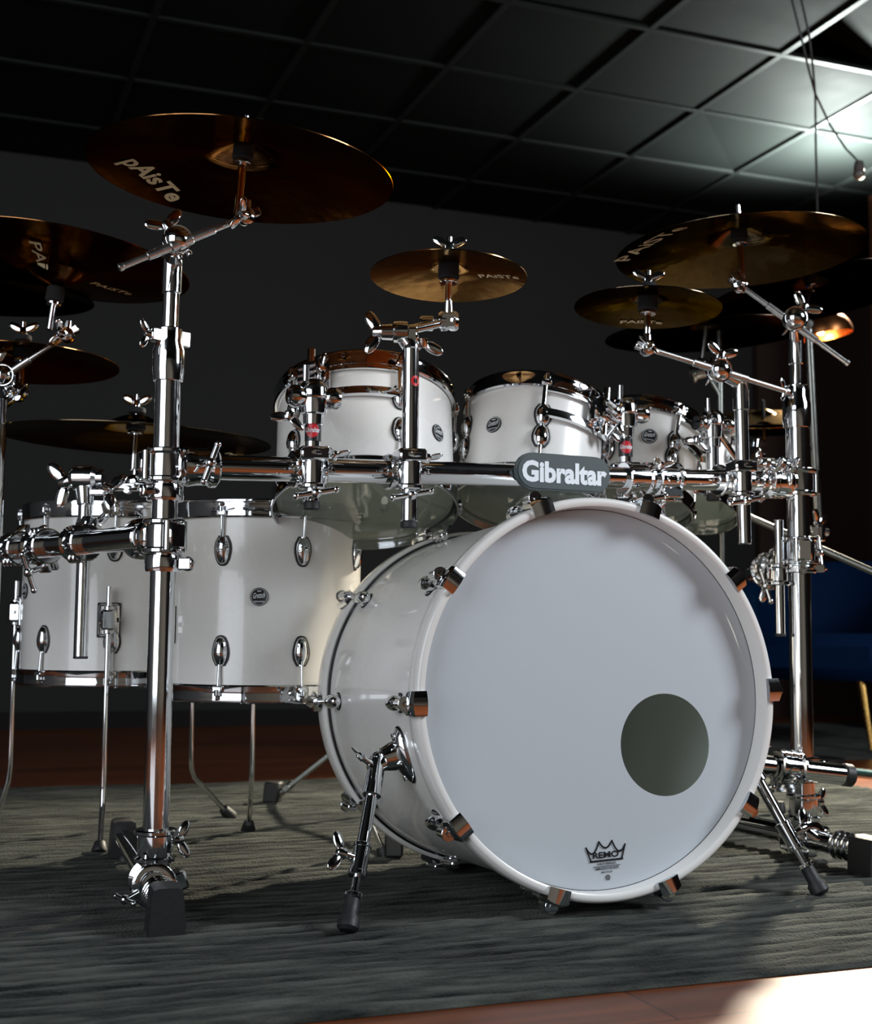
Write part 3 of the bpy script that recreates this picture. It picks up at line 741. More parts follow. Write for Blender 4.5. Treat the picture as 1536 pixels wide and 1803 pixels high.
# ten claws, rods and lugs at each end
for s in (1, -1):
    for k in range(10):
        a = math.radians(36 * k + 1.5)
        def Q(r, d, t=0.0):
            dd = d if s > 0 else BL - d
            return BF + BE(a) * r - BN * dd + tgt * t
        e = BE(a); tgt = BN.cross(e); nn = BN * s
        c = MB()
        # hook: a bent plate over the hoop
        pts = [(.004, -.013), (.0045, .0045), (0.000, .0085), (-.020, .0095), (-.036, .0085), (-.036, .0030), (-.020, .0030), (-.0008, .0022), (-.0006, -.013)]
        wv = .0170; ncol = 7
        vs = []; n = len(pts)
        for ci in range(ncol):
            w_ = -1 + 2 * ci / (ncol - 1); dome = .0036 * (1 - w_ * w_)
            for qi, (x, y) in enumerate(pts):
                ww = wv * (1.0 if x > -.01 else (.92 if x > -.03 else .62)); out = qi <= 4
                vs.append(Q(BR + y + (dome if 1 <= qi <= 4 else 0), -x - (dome if qi <= 1 else 0), w_ * ww))
        fs = [tuple(range(n)), tuple((ncol - 1) * n + q_ for q_ in reversed(range(n)))]
        for ci in range(ncol - 1):
            fs += [(ci * n + i, ci * n + (i + 1) % n, (ci + 1) * n + (i + 1) % n, (ci + 1) * n + i) for i in range(n)]
        c.add(vs, fs)
        c.cyl(Q(BR + .0135, .012), Q(BR + .0135, .044), .0085, .0065, 18)
        c.cyl(Q(BR + .0135, .010), Q(BR + .0135, .013), .0105, n=18)
        co = c.build('claw_hook', CHROME, bass)
        r_ = MB(); r_.cyl(Q(BR + .0135, .007), Q(BR + .0135, .011), .0046, n=4)
        r_.cyl(Q(BR + .0135, .02), Q(RS + .0125, .075), .0030, n=10); r_.build('tension_rod', CHROME, bass)
        prof = [(1e-5, -.5), (.35, -.49), (.62, -.45), (.86, -.32), (1.0, -.08), (1.0, .12), (.85, .28), (.7, .36), (.72, .42), (.62, .5), (1e-5, .5)]
        l = MB(); l.lathe(Q(RS + .0095, .091), nn, [(r * .0115, h * .046) for r, h in prof], 20, sx=1.05, sy=1.0, xd=e)
        l.lathe(Q(RS, .094), e, [(.0125, -.001), (.0125, .003), (.009, .006), (1e-5, .007)], 20)
        lo = l.build('lug', CHROME, bass)
        g = MB(); g.lathe(Q(RS + .0002, .094), e, [(.0145, -.001), (.0145, .0012), (.010, .002)], 24); g.build('gasket', BLACKR, lo)
# spurs
for s in (-1, 1):
    a = math.radians(197 if s < 0 else -17)
    e = BE(a); o = BP(a, RS, .112); tg = BN.cross(e)
    if tg.z < 0: tg = -tg
    p = MB(); p.lathe(o - e * .002, e, [(1e-5, 0), (.040, 0), (.040, .004), (.034, .009), (.020, .016), (1e-5, .018)], 32, sx=1.0, sy=.52, xd=tg)
    p.lathe(o + tg * .004 + e * .008, e, [(.022, -.004), (.0205, .012), (.017, .024), (1e-5, .026)], 28, sx=1.0, sy=.72, xd=tg)
    for k in (-1, 1): p.cyl(o + tg * (.031 * k) + e * .004, o + tg * (.031 * k) + e * .011, .0042, n=12)
    sp = p.build('spur', CHROME, bass)
    gk = MB(); gk.lathe(o - e * .0022, e, [(1e-5, 0), (.0425, 0), (.0425, .0018)], 32, sx=1.0, sy=.54, xd=tg); gk.build('gasket', BLACKR, sp)
    if s < 0:
        foot = PZ(612, 1636, Z0 + .006); piv = o + e * .044 - V((0, 0, .004)); 
    else:
        foot = PZ(1446, 1572, Z0 + .006); piv = o + e * .044 - V((0, 0, .004))
    d = (foot - piv).normalized(); LL = (foot - piv).length
    tb = MB(); tb.cyl(o + e * .020, piv + e * .012, .0115, .0095, 20); tb.cyl(piv - d * .016, piv + d * .044, .0115, .0135, 20); tb.ball(piv - d * .014, .0118, 18)
    tb.cyl(piv + d * .04, piv + d * (LL * .60), .0088, n=20)
    c0 = piv + d * (LL * .585)
    tb.cyl(c0 - d * .020, c0 + d * .022, .0118, n=20); tb.cyl(c0 - d * .022, c0 - d * .016, .0130, n=20); tb.cyl(c0 + d * .016, c0 + d * .024, .0130, n=20)
    tb.build('spur_tube', CHROME, sp)
    wm = MB(); sd = V((-1 if s < 0 else 1, -.2, 0)); sd = (sd - d * sd.dot(d)).normalized()
    wm.cyl(c0, c0 + sd * .026, .0052, n=12); wing(wm, c0 + sd * .022, sd, d, 1.15); wm.build('wing_screw', CHROME, sp); wm = MB()
    wm.cyl(piv, piv + (sd * .8 + V((0, 0, .25))) * .03, .0048, n=12); wing(wm, piv + (sd * .8 + V((0, 0, .25))) * .026, sd * .8 + V((0, 0, .25)), (0, 1, .3), .9)
    wm.build('wing_screw', CHROME, sp)
    rd = MB(); rd.cyl(c0, foot - d * .030, .0056, n=16); rd.cyl(foot - d * .048, foot - d * .042, .0135, n=24); rd.build('spur_rod', CHROME, sp)
    ft = MB(); ft.lathe(foot - d * .042, d, [(1e-5, 0), (.010, 0), (.0105, .006), (.0105, .022), (.0145, .028), (.0150, .040), (.011, .0445), (1e-5, .046)], 22); ft.build('rubber_foot', BLACKR, sp)

# --- floor toms
def floor_tom(c, zt, zb, R, a0, legs, label, bdg, leg_dz=.0):
    rim = .020
    t, E, top, bot, ax = drum('floor_tom', label, V((c[0], c[1], zt - rim)), (0, 0, 1), R, zt - zb - 2 * rim, 8, a0, (c[0], c[1], Z0), 'white floor toms', lugL=.047)
    e = E(math.radians(bdg[0])); badge(t, V((c[0], c[1], bdg[1])) + e * R, e, (0, 0, 1), .0155)
    for fx, fy, bend, zbr in legs:
        d = V((fx - c[0], fy - c[1], 0)).normalized(); tgt = V((0, 0, 1)).cross(d)
        q = V((c[0], c[1], zbr)) + d * R
        b = MB()
        b.box(q + d * .004, d, tgt, (0, 0, 1), .005, .019, .030, .004)
        b.box(q + d * .017, d, tgt, (0, 0, 1), .014, .0150, .021, .006)
        b.cyl(q + d * .018 + V((0, 0, -.026)), q + d * .018 + V((0, 0, .026)), .0095, n=18)
        bo = b.build('leg_bracket', CHROME, t)
        g = MB(); g.box(q + d * .0015, d, tgt, (0, 0, 1), .002, .0215, .0325, .001); g.build('gasket', BLACKR, bo)
        w_ = MB(); bolt(w_, q + d * .018 + tgt * .014, tgt, .005, .006); w_.build('bolt', CHROME, bo)
        xy = q + d * .018; foot = V((fx, fy, Z0))
        k = V((xy.x, xy.y, bend))
        pts = [V((xy.x, xy.y, zbr + .062)), V((xy.x, xy.y, bend + .03)), V((xy.x, xy.y, bend + .012)) + (foot - k) * .02, k.lerp(foot, .10), k.lerp(foot, .22), k.lerp(foot, .88)]
        l = MB(); l.tube(pts, .0052, 12); l.build('leg', CHROME, t)
        fd = (foot - k).normalized(); f = MB()
        f.lathe(k.lerp(foot, .80), (foot - k.lerp(foot, .80)), [(1e-5, 0), (.0105, 0), (.0112, .004), (.0148, (foot - k).length * .2 - .004), (.0138, (foot - k).length * .2), (1e-5, (foot - k).length * .2)], 20)
        f.build('rubber_foot', BLACKR, t)
    return t
RF = .178
Bc = (.578, 2.400); Ac = (.350, 2.722)
floor_tom(Bc, PD(470, 874, 2.24).z, PD(470, 1240, 2.24).z, RF, math.radians(-16),
          [(PZ(437, 1463, Z0).x, PZ(437, 1463, Z0).y, .10, .43), (Bc[0] - .246, Bc[1] - .05, .10, PY(322, 1100, 2.4).z), (Bc[0] + .20, Bc[1] - .13, .10, .43)],
          'right white floor tom standing just behind the bass drum', (5, PD(472, 1050, 2.24).z))
floor_tom(Ac, PD(150, 884, 2.54).z, PD(150, 1208, 2.54).z, RF, math.radians(-32),
          [(PZ(175, 1502, Z0).x, PZ(175, 1502, Z0).y, .09, PD(205, 1092, 2.5).z), (PZ(-14, 1464, Z0).x, PZ(-14, 1464, Z0).y, .115, .44), (PZ(408, 1440, Z0).x, PZ(408, 1440, Z0).y, .11, .44)],
          'left white floor tom with a leg bracket facing the front, nearest the left edge', (-57, PD(70, 1042, 2.6).z))

# --- rack toms
def rack_tom(ctop, d, ratio, ang, diam, depth, a0, label, bdg, strip, group='white rack toms'):
    n = n_from_ellipse(ctop[0], ctop[1], ratio, ang)
    c = PD(ctop[0], ctop[1], d); R = diam / 2
    t, E, top, bot, ax = drum('rack_tom', label, c - n * .018, n, R, depth, 5, a0, c - n * (depth + .05), group, lugL=.040, rimh=.018)
    e = E(math.radians(bdg[0])); badge(t, top - ax * bdg[1] + e * R, e, ax, .0150)
    # suspension bracket: two strips hugging the shell, joined at the ends
    mb = MB(); cd_ = E(0); xd = cd_
    for h, rr, hh in ((.004 + .012, .0035, .0045), (.062, .0065, .0085)):
        mb.lathe(top - ax * h, ax, [(R + .006, -hh), (R + .0055 + rr, -hh * .8), (R + .006 + rr, 0), (R + .0055 + rr, hh * .8), (R + .006, hh)], 40, loop=True, xd=xd, arc=(math.radians(strip[0]), math.radians(strip[1])))
    for s_ in strip:
        e = E(math.radians(s_)); tn = ax.cross(e)
        mb.tube([top - ax * .012 + e * (R + .009), top - ax * .034 + e * (R + .0085), top - ax * .058 + e * (R + .010)], .0032, 8)
    mb.build('suspension_bracket', CHROME, t)
    return t, E, top, ax, R
T1 = rack_tom((643, 699), 2.345, .50, 0, .3048, .190, math.radians(-46.5), 'largest white rack tom, left of the three along the front bar', (56, .104), (-32, 24))
T2 = rack_tom((946, 716), 2.42, .47, 6, .254, .170, math.radians(1), 'middle white rack tom above the bass drum, partly behind the name plate', (-38, .082), (0, 56))
T3 = rack_tom((1146, 742), 2.62, .46, 9, .2032, .160, math.radians(20), 'small white rack tom third from the left beside the mount with a red label', (-8, .066), (18, 60))
T4 = rack_tom((1233, 772), 2.95, .46, 9, .2032, .150, math.radians(40), 'white rack tom furthest right, mostly hidden behind the tall boom tube', (-30, .066), (25, 60))

# tom holders on the bar
def tom_holder(px, ztop_px, zbot_px, y, ball_r, tom, arm_px, label, lbl_px, rod, mark=True):
    T, E, top, ax, R = tom
    bp = BAR(px); x = bp.x; yy = bp.y + y
    zt = PY(px, ztop_px, yy).z; zb = PY(px, zbot_px, yy).z
    p0 = PY(px, zbot_px, yy); p1 = PY(px, ztop_px, yy); p0.x = p1.x = bp.x; 
    t = thing('tom_holder', label, 'tom mount', (bp.x, yy, zb))
    m_ = MB(); m_.cyl((x, yy, zb + .012), (x, yy, zt - .02), .0118, n=28); m_.build('post', CHROME, t)
    m_ = MB(); m_.cyl((x, yy, zb), (x, yy, zb + .014), .0125, n=24); m_.build('end_cap', BLACKR, t, 'black end cap')
    m_ = MB()
    m_.lathe((x, yy, zt), (0, 0, 1), [(.0120, -.044), (.0150, -.043), (.0158, -.028), (.0205, -.026), (.0225, -.012), (.0225, .012), (.019, .020), (.012, .026), (1e-5, .028)], 32)
    hz = V((arm_px, 0, 0)); 
    m_.ring((x, yy, zt - .002), (0, 0, 1), .0228, .0022, 32, 8)
    for s_ in (-1, 1):
        m_.lathe((x + s_ * .030, yy - .006, zt - .002), (s_, -.2, 0), [(1e-5, -.016), (.014, -.014), (.0175, -.004), (.0175, .004), (.013, .011), (1e-5, .012)], 24)
    m_.cyl((x - .016, yy - .012, zt + .02), (x - .016, yy - .012, zt + .046), .0052, n=14)
    bo = m_.build('ball_clamp', CHROME, t)
    w_ = MB(); wing(w_, (x - .040, yy - .012, zt - .028), (-.3, -.3, -1), (1, .1, 0), 1.15); w_.build('wing_screw', CHROME, bo)
    if mark:
        # label ring on the post
        zl = PY(px, lbl_px, yy).z; m_ = MB(); m_.lathe((x, yy, zl), (0, 0, 1), [(.0119, -.016), (.0126, -.0155), (.0126, .0155), (.0119, .016)], 28, loop=True); lr = m_.build('label_ring', BLACKP, t, 'black ring with a red round mark')
        fr = (-FW).xy.to_3d().normalized(); fx = V((0, 0, 1)).cross(fr)
        def wrap(p):
            dx = (p - V((x, yy, zl))).dot(fx); aa = dx / .0129
            return V((x, yy, p.z)) + (fr * math.cos(aa) + fx * math.sin(aa)) * .0129
        m_ = MB(); vs = [V((x, yy, zl))]; nn = 28
        vs = []; 
        for rr in (.0001, .006, .011):
            for k in range(nn): vs.append(V((x, yy, zl)) + fx * (rr * math.cos(2 * PI * k / nn)) + V((0, 0, rr * math.sin(2 * PI * k / nn))))
        vs = [wrap(p) for p in vs]; fs = []
        for q in range(2):
            for k in range(nn): fs.append((q * nn + k, q * nn + (k + 1) % nn, (q + 1) * nn + (k + 1) % nn, (q + 1) * nn + k))
        m_.add(vs, fs); m_.build('red_mark', RED, lr)
        m_ = MB(); add_text(m_, 'Gibraltar', V((x, yy, zl)) - fx * .013 - V((0, 0, .003)), fx, (0, 0, 1), .026, .0075, bold=.02,
                            fn=lambda p: V((x, yy, p.z)) + (fr * math.cos((p - V((x, yy, zl))).dot(fx) / .0132) + fx * math.sin((p - V((x, yy, zl))).dot(fx) / .0132)) * .0132)
        m_.build('lettering', LETTER, lr)
    # L-rod from the ball into a block on the tom
    bx, by, rz = rod
    e = E(math.radians(bx)); blk = top - ax * .030 + e * (R + .024); tn = ax.cross(e)
    m_ = MB(); m_.box(blk - e * .004, e, tn, ax, .016, .020, .022, .004)
    for k in (-1, 0, 1): m_.box(blk + e * .0125 + ax * (.012 * k), e, tn, ax, .003, .017, .0035, .001)
    m_.box(blk - e * .016, e, tn, ax, .004, .027, .026, .002)
    ob = m_.build('rod_block', CHROME, t); w_ = MB(); wing(w_, blk + tn * .018 + e * .004, tn * .8 + e * .5, ax, 1.15); w_.build('wing_screw', CHROME, ob)
    rt_ = blk + ax * by; rl = blk - ax * .045; bc = V((x, yy, zt)) + (rl - V((x, yy, zt))).normalized() * .02
    mid = rl.lerp(bc, .22) - ax * .006
    m_ = MB(); m_.tube([rt_, blk, rl, rl.lerp(mid, .5) - ax * .004, mid, mid.lerp(bc, .5), bc], .0062, 12); m_.cyl(blk + ax * (by * .35), rt_ + ax * .001, .0068, n=16); m_.build('l_rod', CHROME, t)
    return t
def bar_clamp_for(px, y):
    pass
HA = tom_holder(541, 698, 898, -.030, .022, T1, 1, 'chrome tom holder clamped to the front bar at the left rack tom', 759, (-27, .050, 0))
HB = tom_holder(1120, 728, 884, .036, .022, T2, 1, 'chrome tom holder with L rod at the middle rack tom, behind the front bar', 790, (48, .048, 0))
HC = tom_holder(1296, 750, 884, .075, .022, T4, 1, 'chrome tom holder at the furthest rack tom, behind the tall boom tube', 815, (62, .045, 0), mark=False)
# second L-rod on the furthest holder carries the small third tom
T_, E_, top_, ax_, R_ = T3; e_ = E_(math.radians(78)); blk_ = top_ - ax_ * .030 + e_ * (R_ + .022)
hcw = WPOS(HC); hz_ = PY(1296, 752, hcw.y).z
m_ = MB(); m_.box(blk_ - e_ * .004, e_, ax_.cross(e_), ax_, .016, .018, .020, .004); bk = m_.build('rod_block', CHROME, HC)
m_ = MB(); m_.tube([blk_ + ax_ * .045, blk_, blk_ - ax_ * .035, (blk_ - ax_ * .05).lerp(V((hcw.x, hcw.y, hz_)), .3), V((hcw.x, hcw.y, hz_ - .004))], .0062, 12); m_.build('l_rod', CHROME, HC)
# accessory clamps that hold posts to the bar (posts stand in front of or behind the bar)
def post_clamp(px, dy, r, label=None):
    bp = BAR(px); mb = MB(); pc_ = V((bp.x, bp.y + dy, bp.z))
    sleeve(mb, bp, bdir, .0192, .052, .005)
    sleeve(mb, pc_ + V((0, 0, -.004)), (0, 0, 1), r + .0003, .058, .0048)
    s_ = -1 if dy < 0 else 1
    mb.box((bp + pc_) / 2, (1, 0, 0), (0, 1, 0), (0, 0, 1), .020, .010, .018, .004)
    mb.box(pc_ + V((0, 0, .020)), bdir, (0, 1, 0), (0, 0, 1), .024, .0195, .011, .004)
    for k in (-1, 1): bolt(mb, pc_ + V((k * .026, -.006, -.004)), (k * .4, -1, 0), .0065, .006)
    ob = mb.build('clamp', CHROME, rack); hm = MB()
    thandle(hm, bp + V((0, -.02 if dy > 0 else -.03, -.026)), (0, -.8, -.5), (1, 0, .28), 1.0)
    wings(ob, (bp + V((.035, -.018, .018)), (0.2, -.7, .6), (1, 0, .1), 1.0))
    hm.build('wing_screw', CHROME, ob)
post_clamp(541, -.030, .0118)
post_clamp(706, -.042, .0132)
post_clamp(1120, .036, .0118)
post_clamp(1284, -.040, .0125)

# ------------------------------------------------------------------ cymbals
def cym_profile(R, bellr, bellh, bow, flange=0.0):
    pr = []
    for i in range(9):
        t = i / 8; pr.append((max(.004, bellr * t), bow + bellh * math.cos(t * PI / 2) ** .8))
    for i in range(1, 17):
        t = i / 16; r = bellr + (R - bellr) * t
        z = bow * (1 - t ** 1.35)
        if flange and t > .84: z += flange * ((t - .84) / .16) ** 1.3
        pr.append((r, z))
    return pr
def zprof(pr, r):
    for (r0, z0), (r1, z1) in zip(pr[:-1], pr[1:]):
        if r0 <= r <= r1: return z0 + (z1 - z0) * (r - r0) / max(1e-6, r1 - r0)
    return pr[-1][1]
def cymbal(cx, cy, a, ratio, ang, diam, material, label, invert=False, logos=(), bell=None, bow=None, name='cymbal', under=True, group=None, flange=0.0):
    d = FPX * diam / (2 * a) * 1.0
    n = n_from_ellipse(cx, cy, ratio, ang, under); c = PD(cx, cy, d); R = diam / 2
    bl = bell or R * .24; bw = bow or R * .13
    pr = cym_profile(R, bl, R * .10, bw, flange)
    s_ = -1 if invert else 1
    a_, b_, n_ = basis(n)
    ob = thing(name, label, 'cymbal', (0, 0, 0), group) if False else None
    t = .0011
    M_ = MB(); M_.lathe((0, 0, 0), (0, 0, 1), [(r, z * s_ + t) for r, z in pr] + [(r, z * s_ - t * .3) for r, z in reversed(pr)], 128, loop=True)
    o = MB.build(M_, name, material, kind='tmp', smooth=60); del o['kind']
    tag(o, label, 'cymbal', group)
    rot = Matrix((a_, b_, n_)).transposed()
    # spin the local frame so that local X is the picture's right-hand direction
    o.matrix_world = Matrix.Translation(c) @ rot.to_4x4()
    inv = o.matrix_world.inverted()
    for (p0, p1, body, hei, bold) in logos:
        q0 = inv @ PL(p0[0], p0[1], c, n); q1 = inv @ PL(p1[0], p1[1], c, n); q0.z = q1.z = 0
        ax = (q1 - q0).normalized(); vw = inv.to_3x3() @ (CAM - c); ay = V((0, 0, 1 if vw.z > 0 else -1)).cross(ax)
        mb = MB(); sgn = 1 if vw.z > 0 else -1
        def fn(p): return V((p.x, p.y, zprof(pr, math.hypot(p.x, p.y)) * s_ + sgn * .0022))
        uv, fs = text_pts(body, bold); wid = (q1 - q0).length
        vs = [fn(q0 + ax * (u_ * wid) + ay * (v_ * hei)) for u_, v_ in uv]
        me = bpy.data.meshes.new('logo'); me.from_pydata(vs, [], fs); me.materials.append(GOLDINK)
        lo = bpy.data.objects.new('logo', me); COL.objects.link(lo); lo.parent = o
        lo['label'] = 'pale printed word on the underside'
    return o, c, n, R, bw, pr
def fittings(parent, c, n, bw, R, sl=.016, top=.042, down=.06, felt=True, wingtop=True, base=None, s=1.0, inv=False):
    """sleeve, felts, rod and wing nut that hold a cymbal; n is the cymbal axis (up)"""
    h = bw + R * .10
    z0 = c + n * (h if not inv else -h)
    mb = MB(); mb.cyl(z0 - n * (.030 * s), z0 - n * (.0025), sl, sl * .96, 24)
    mb.cyl(z0 + n * .0035, z0 + n * (.014 * s), sl * .92, sl * .9, 24); mb.build('felt_sleeve', FELT, parent)
    mb = MB(); mb.cyl(z0 - n * down, z0 + n * (top * .95), .0042, n=12); mb.cyl(z0 - n * down, z0 - n * (.032 * s), .0062, n=16)
    mb.cyl(z0 - n * (.036 * s), z0 - n * (.031 * s), sl * .85, n=20)
    mb.build('cymbal_rod', CHROME, parent)
    if wingtop:
        mb = MB(); wing(mb, z0 + n * (.015 * s), n, RT + n * .0, 1.15); mb.build('wing_nut', CHROME, parent)
    return z0 - n * down
def tilter(mb, c, ax, n):
    """toothed cymbal tilter: two discs across the arm with a wing screw"""
    c = V(c); v = V(ax).normalized(); sd = v.cross(V(n)).normalized()
    for k in (-1, 1): mb.lathe(c + sd * (.0055 * k), sd * k, [(1e-5, -.004), (.0125, -.004), (.0135, 0), (.0128, .004), (.009, .0065), (1e-5, .0075)], 24)
    mb.cyl(c - V(n) * .004, c + V(n) * .026, .0085, .0066, 18); mb.cyl(c - sd * .018, c + sd * .016, .0045, n=12)
    mb.box(c + v * .012, v, sd, v.cross(sd), .012, .0072, .0065, .002)
def boom(label, base0, base1, rb, ratch, tail, tilt, cymb, rr=.020, arm_r=(.0068, .0048), sl=.016, s=1.0, inv=False, wingtop=True, loc=None, face=None, knurl=(.10, .36)):
    """tube from base0 up to base1, ratchet head, arm from tail to tilter, cymbal fittings"""
    o, c, n, R, bw, pr = cymb
    t = thing('cymbal_boom', label, 'boom arm', loc or base0)
    mb = MB()
    if base0 is not None:
        mb.cyl(base0, base1, rb, n=28); mb.cyl(V(base1) - (V(base1) - V(base0)).normalized() * .055, base1, rb + .0022, n=28); mb.build('tube', CHROME, t)
    d = (V(tilt) - V(tail)).normalized(); f = V(face) if face is not None else -FW
    f = (f - d * f.dot(d)).normalized()
    mb = MB()
    mb.lathe(ratch, f, [(1e-5, -.022), (rr * .8, -.020), (rr * .98, -.012), (rr * .98, -.003), (rr * .86, -.001), (rr * .86, .001), (rr * 1.04, .003), (rr * 1.06, .008), (rr * .98, .0125), (rr * .90, .0120), (rr * .80, .0160), (rr * .55, .0205), (rr * .28, .0228), (1e-5, .0235)], 36)
    mb.box(V(ratch) - d.cross(f) * 0, d, f, d.cross(f), .016, .012, .010, .003)
    if base1 is not None:
        mb.cyl(V(base1) - V((0, 0, .006)), V(ratch) - f * .008, rb * .98, rb * .80, 20)
    for k in (-1, 1): mb.cyl(V(ratch) + d.cross(f) * (rr * .95) + d * (.008 * k), V(ratch) + d.cross(f) * (rr * 1.25) + d * (.008 * k), .0048, n=12)
    ro = mb.build('ratchet', CHROME, t)
    w_ = MB(); upn = d.cross(f); upn = upn if upn.z > 0 else -upn
    wings(ro, (V(ratch) + upn * (rr * 1.0) - f * .006, upn, d, 1.25), (V(ratch) - f * .020, -f, upn, 1.1))
    mb = MB(); mb.cyl(tail, tilt, arm_r[1], n=14)
    L_ = (V(tilt) - V(tail)).length; tr = (V(ratch) - V(tail)).dot(d)
    ctr = V(tail) + d * tr
    mb.cyl(ctr - d * min(.055, tr * .85), ctr + d * .055, arm_r[0], n=12); mb.cyl(ctr - d * .018, ctr + d * .018, arm_r[0] * 1.3, n=16)
    mb.cyl(V(tail) - d * .002, V(tail) + d * .006, arm_r[1] * 1.25, n=14)
    mb.build('arm', STEEL, t)
    mb = MB(); tilter(mb, tilt, d, n); tm = mb.build('tilter', CHROME, t)
    w_ = MB(); sdv = d.cross(n).normalized(); sdv = sdv if sdv.dot(FW) < 0 else -sdv
    wing(w_, V(tilt) + sdv * .014 - d * .004, sdv * .6 - RT * .6, d + n * .4, 1.05); w_.build('wing_screw', CHROME, tm)
    h = bw + R * .10; z0 = c + n * (h if not inv else -h)
    fittings(t, c, n, bw, R, sl=sl, down=max(.034, (z0 - V(tilt)).dot(n) - .004), s=s, inv=inv, wingtop=wingtop)
    return t

# C1: big cymbal top left
C1 = cymbal(425, 308, 268, .325, 5.0, .4572, BRONZE, 'largest bronze cymbal at top left, seen from below with a printed word', logos=(((199, 294), (288, 358), 'pAisTe', .043, .03),))
h1 = C1[1] + C1[2] * (C1[4] + C1[3] * .10)
tl1 = PD(432, 382, DIST(C1[1]) - .03)
rt1 = PD(312, 425, 1.93); 
boom('chrome boom arm on top of the left rack post holding the largest cymbal', V((LP.x, LP.y, ZT - .05)), V((LP.x + .002, LP.y - .0, PY(299, 455, 1.95).z)), .0125, rt1, PD(211, 471, 1.88), tl1, C1, rr=.021)
# C2: inverted china at the left edge
C2 = cymbal(106, 464, 226, .27, 9, .4572, BRONZE, 'upturned bronze cymbal cut by the left edge, below the largest one', invert=True, logos=(((52, 412), (70, 446), 'PAi', .020, .01), ((160, 480), (228, 508), 'PAiSTe', .018, .01)), flange=-.0, bow=.018)
d2 = DIST(C2[1])
boom('chrome boom arm at the left edge slanting up to the upturned cymbal', None, None, .012, PD(6, 662, d2 - .02), PD(-26, 684, d2 - .03), PD(118, 590, d2 - .01), C2, rr=.020, inv=True, wingtop=False, loc=V(PD(6, 662, d2 - .02)))
# C3: smaller cymbal low at left edge
C3 = cymbal(38, 641, 168, .215, 3, .3556, BRONZE, 'flat bronze cymbal crossing the left edge behind the slanting boom arm')
t3 = thing('cymbal_rod_mount', 'short chrome rod mount with black felts through the flat cymbal at the left edge', 'cymbal mount', PD(36, 700, DIST(C3[1])))
q3 = fittings(t3, C3[1], C3[2], C3[4], C3[3], sl=.0175, down=.095)
mb = MB(); tilter(mb, q3, V((-1, -.3, 0)), C3[2]); mb.cyl(q3, PD(-16, 716, d2), .0058, n=14); sleeve(mb, PD(22, 690, DIST(C3[1]) - .03), (1, .2, .2), .008, .03); wing(mb, PD(34, 700, DIST(C3[1]) - .05), -FW, RT + UP, 1.4); mb.build('rod_clamp', CHROME, t3)
# dark cymbal further back at the left edge
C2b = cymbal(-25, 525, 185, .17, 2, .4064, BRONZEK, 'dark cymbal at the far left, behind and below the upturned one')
t2b = thing('cymbal_rod_mount', 'chrome rod mount under the dark cymbal at the far left', 'cymbal mount', PD(-25, 560, DIST(C2b[1])))
q2b = fittings(t2b, C2b[1], C2b[2], C2b[4], C2b[3], down=.12)
MB().cyl(q2b, (LO.x - .022, LO.y, q2b.z - .10), .0065, n=14).build('side_rod', CHROME, t2b)
# C4: ride over the floor toms
C4 = cymbal(238, 775, 238, .118, 3.2, .508, BRONZED, 'wide dark bronze ride cymbal above the two floor toms', logos=(((395, 800), (440, 806), 'PAiSTe', .02, .01),), bow=.022)
t4d = DIST(C4[1])
t4 = thing('cymbal_boom', 'chrome cymbal arm under the wide ride cymbal beside the left rack post', 'boom arm', PD(240, 850, t4d))
q4 = fittings(t4, C4[1], C4[2], C4[4], C4[3], sl=.0185, down=.105)
mb = MB(); tilter(mb, PD(238, 848, t4d - .01), RT, C4[2]); mb.cyl(PD(238, 848, t4d - .01), PD(300, 862, 2.12), .0058, n=14); mb.box(PD(222, 856, t4d - .02), RT, UP, FW, .018, .006, .010, .002); mb.build('arm', CHROME, t4)
mb = MB(); wing(mb, PD(226, 862, t4d - .03), -FW, RT, 1.3); mb.build('wing_screw', CHROME, t4)
# C5: splash above the bar
C5 = cymbal(790, 488, 138, .33, 1.5, .254, BRONZE2, 'small bright bronze splash cymbal in the centre above the rack toms', logos=(((846, 500), (915, 492), 'PAiSTe', .013, .01),), bow=.016)
d5 = DIST(C5[1]); b5 = BAR(706); p5 = V((b5.x, b5.y - .042, 0))
zt5 = PY(708, 610, p5.y).z; zb5 = PY(708, 930, p5.y).z
t5 = thing('splash_mount', 'chrome post clamped to the front bar with a short arm to the splash cymbal', 'cymbal mount', (p5.x, p5.y, zb5))
mb = MB(); mb.cyl((p5.x, p5.y, zb5 + .01), (p5.x, p5.y, zt5), .0132, n=32); mb.cyl((p5.x, p5.y, zt5 - .004), (p5.x, p5.y, zt5 + .022), .0150, .0120, 28); mb.build('post', CHROME, t5)
mb = MB(); mb.cyl((p5.x, p5.y, zb5), (p5.x, p5.y, zb5 + .011), .0138, n=24); mb.build('end_cap', BLACKR, t5)
fr = (-FW).xy.to_3d().normalized(); fx = V((0, 0, 1)).cross(fr); zl = PY(716, 672, p5.y).z
mb = MB(); vs = []; nn = 24
for rr in (.004, .0085):
    for k in range(nn):
        dx = rr * math.cos(2 * PI * k / nn) + .009; aa = dx / .0134
        vs.append(V((p5.x, p5.y, zl + rr * math.sin(2 * PI * k / nn))) + (fr * math.cos(aa) + fx * math.sin(aa)) * .0134)
mb.add(vs, [(k, (k + 1) % nn, nn + (k + 1) % nn, nn + k) for k in range(nn)]); mb.build('red_mark', RED, t5, 'red round mark on the post')
hd5 = PD(705, 585, DIST(V((p5.x, p5.y, zt5))))
mb = MB()
mb.lathe(hd5, RT, [(1e-5, -.030), (.012, -.029), (.013, -.012), (.0165, -.010), (.0175, .0), (.0165, .012), (.012, .014), (.012, .026), (1e-5, .028)], 28)
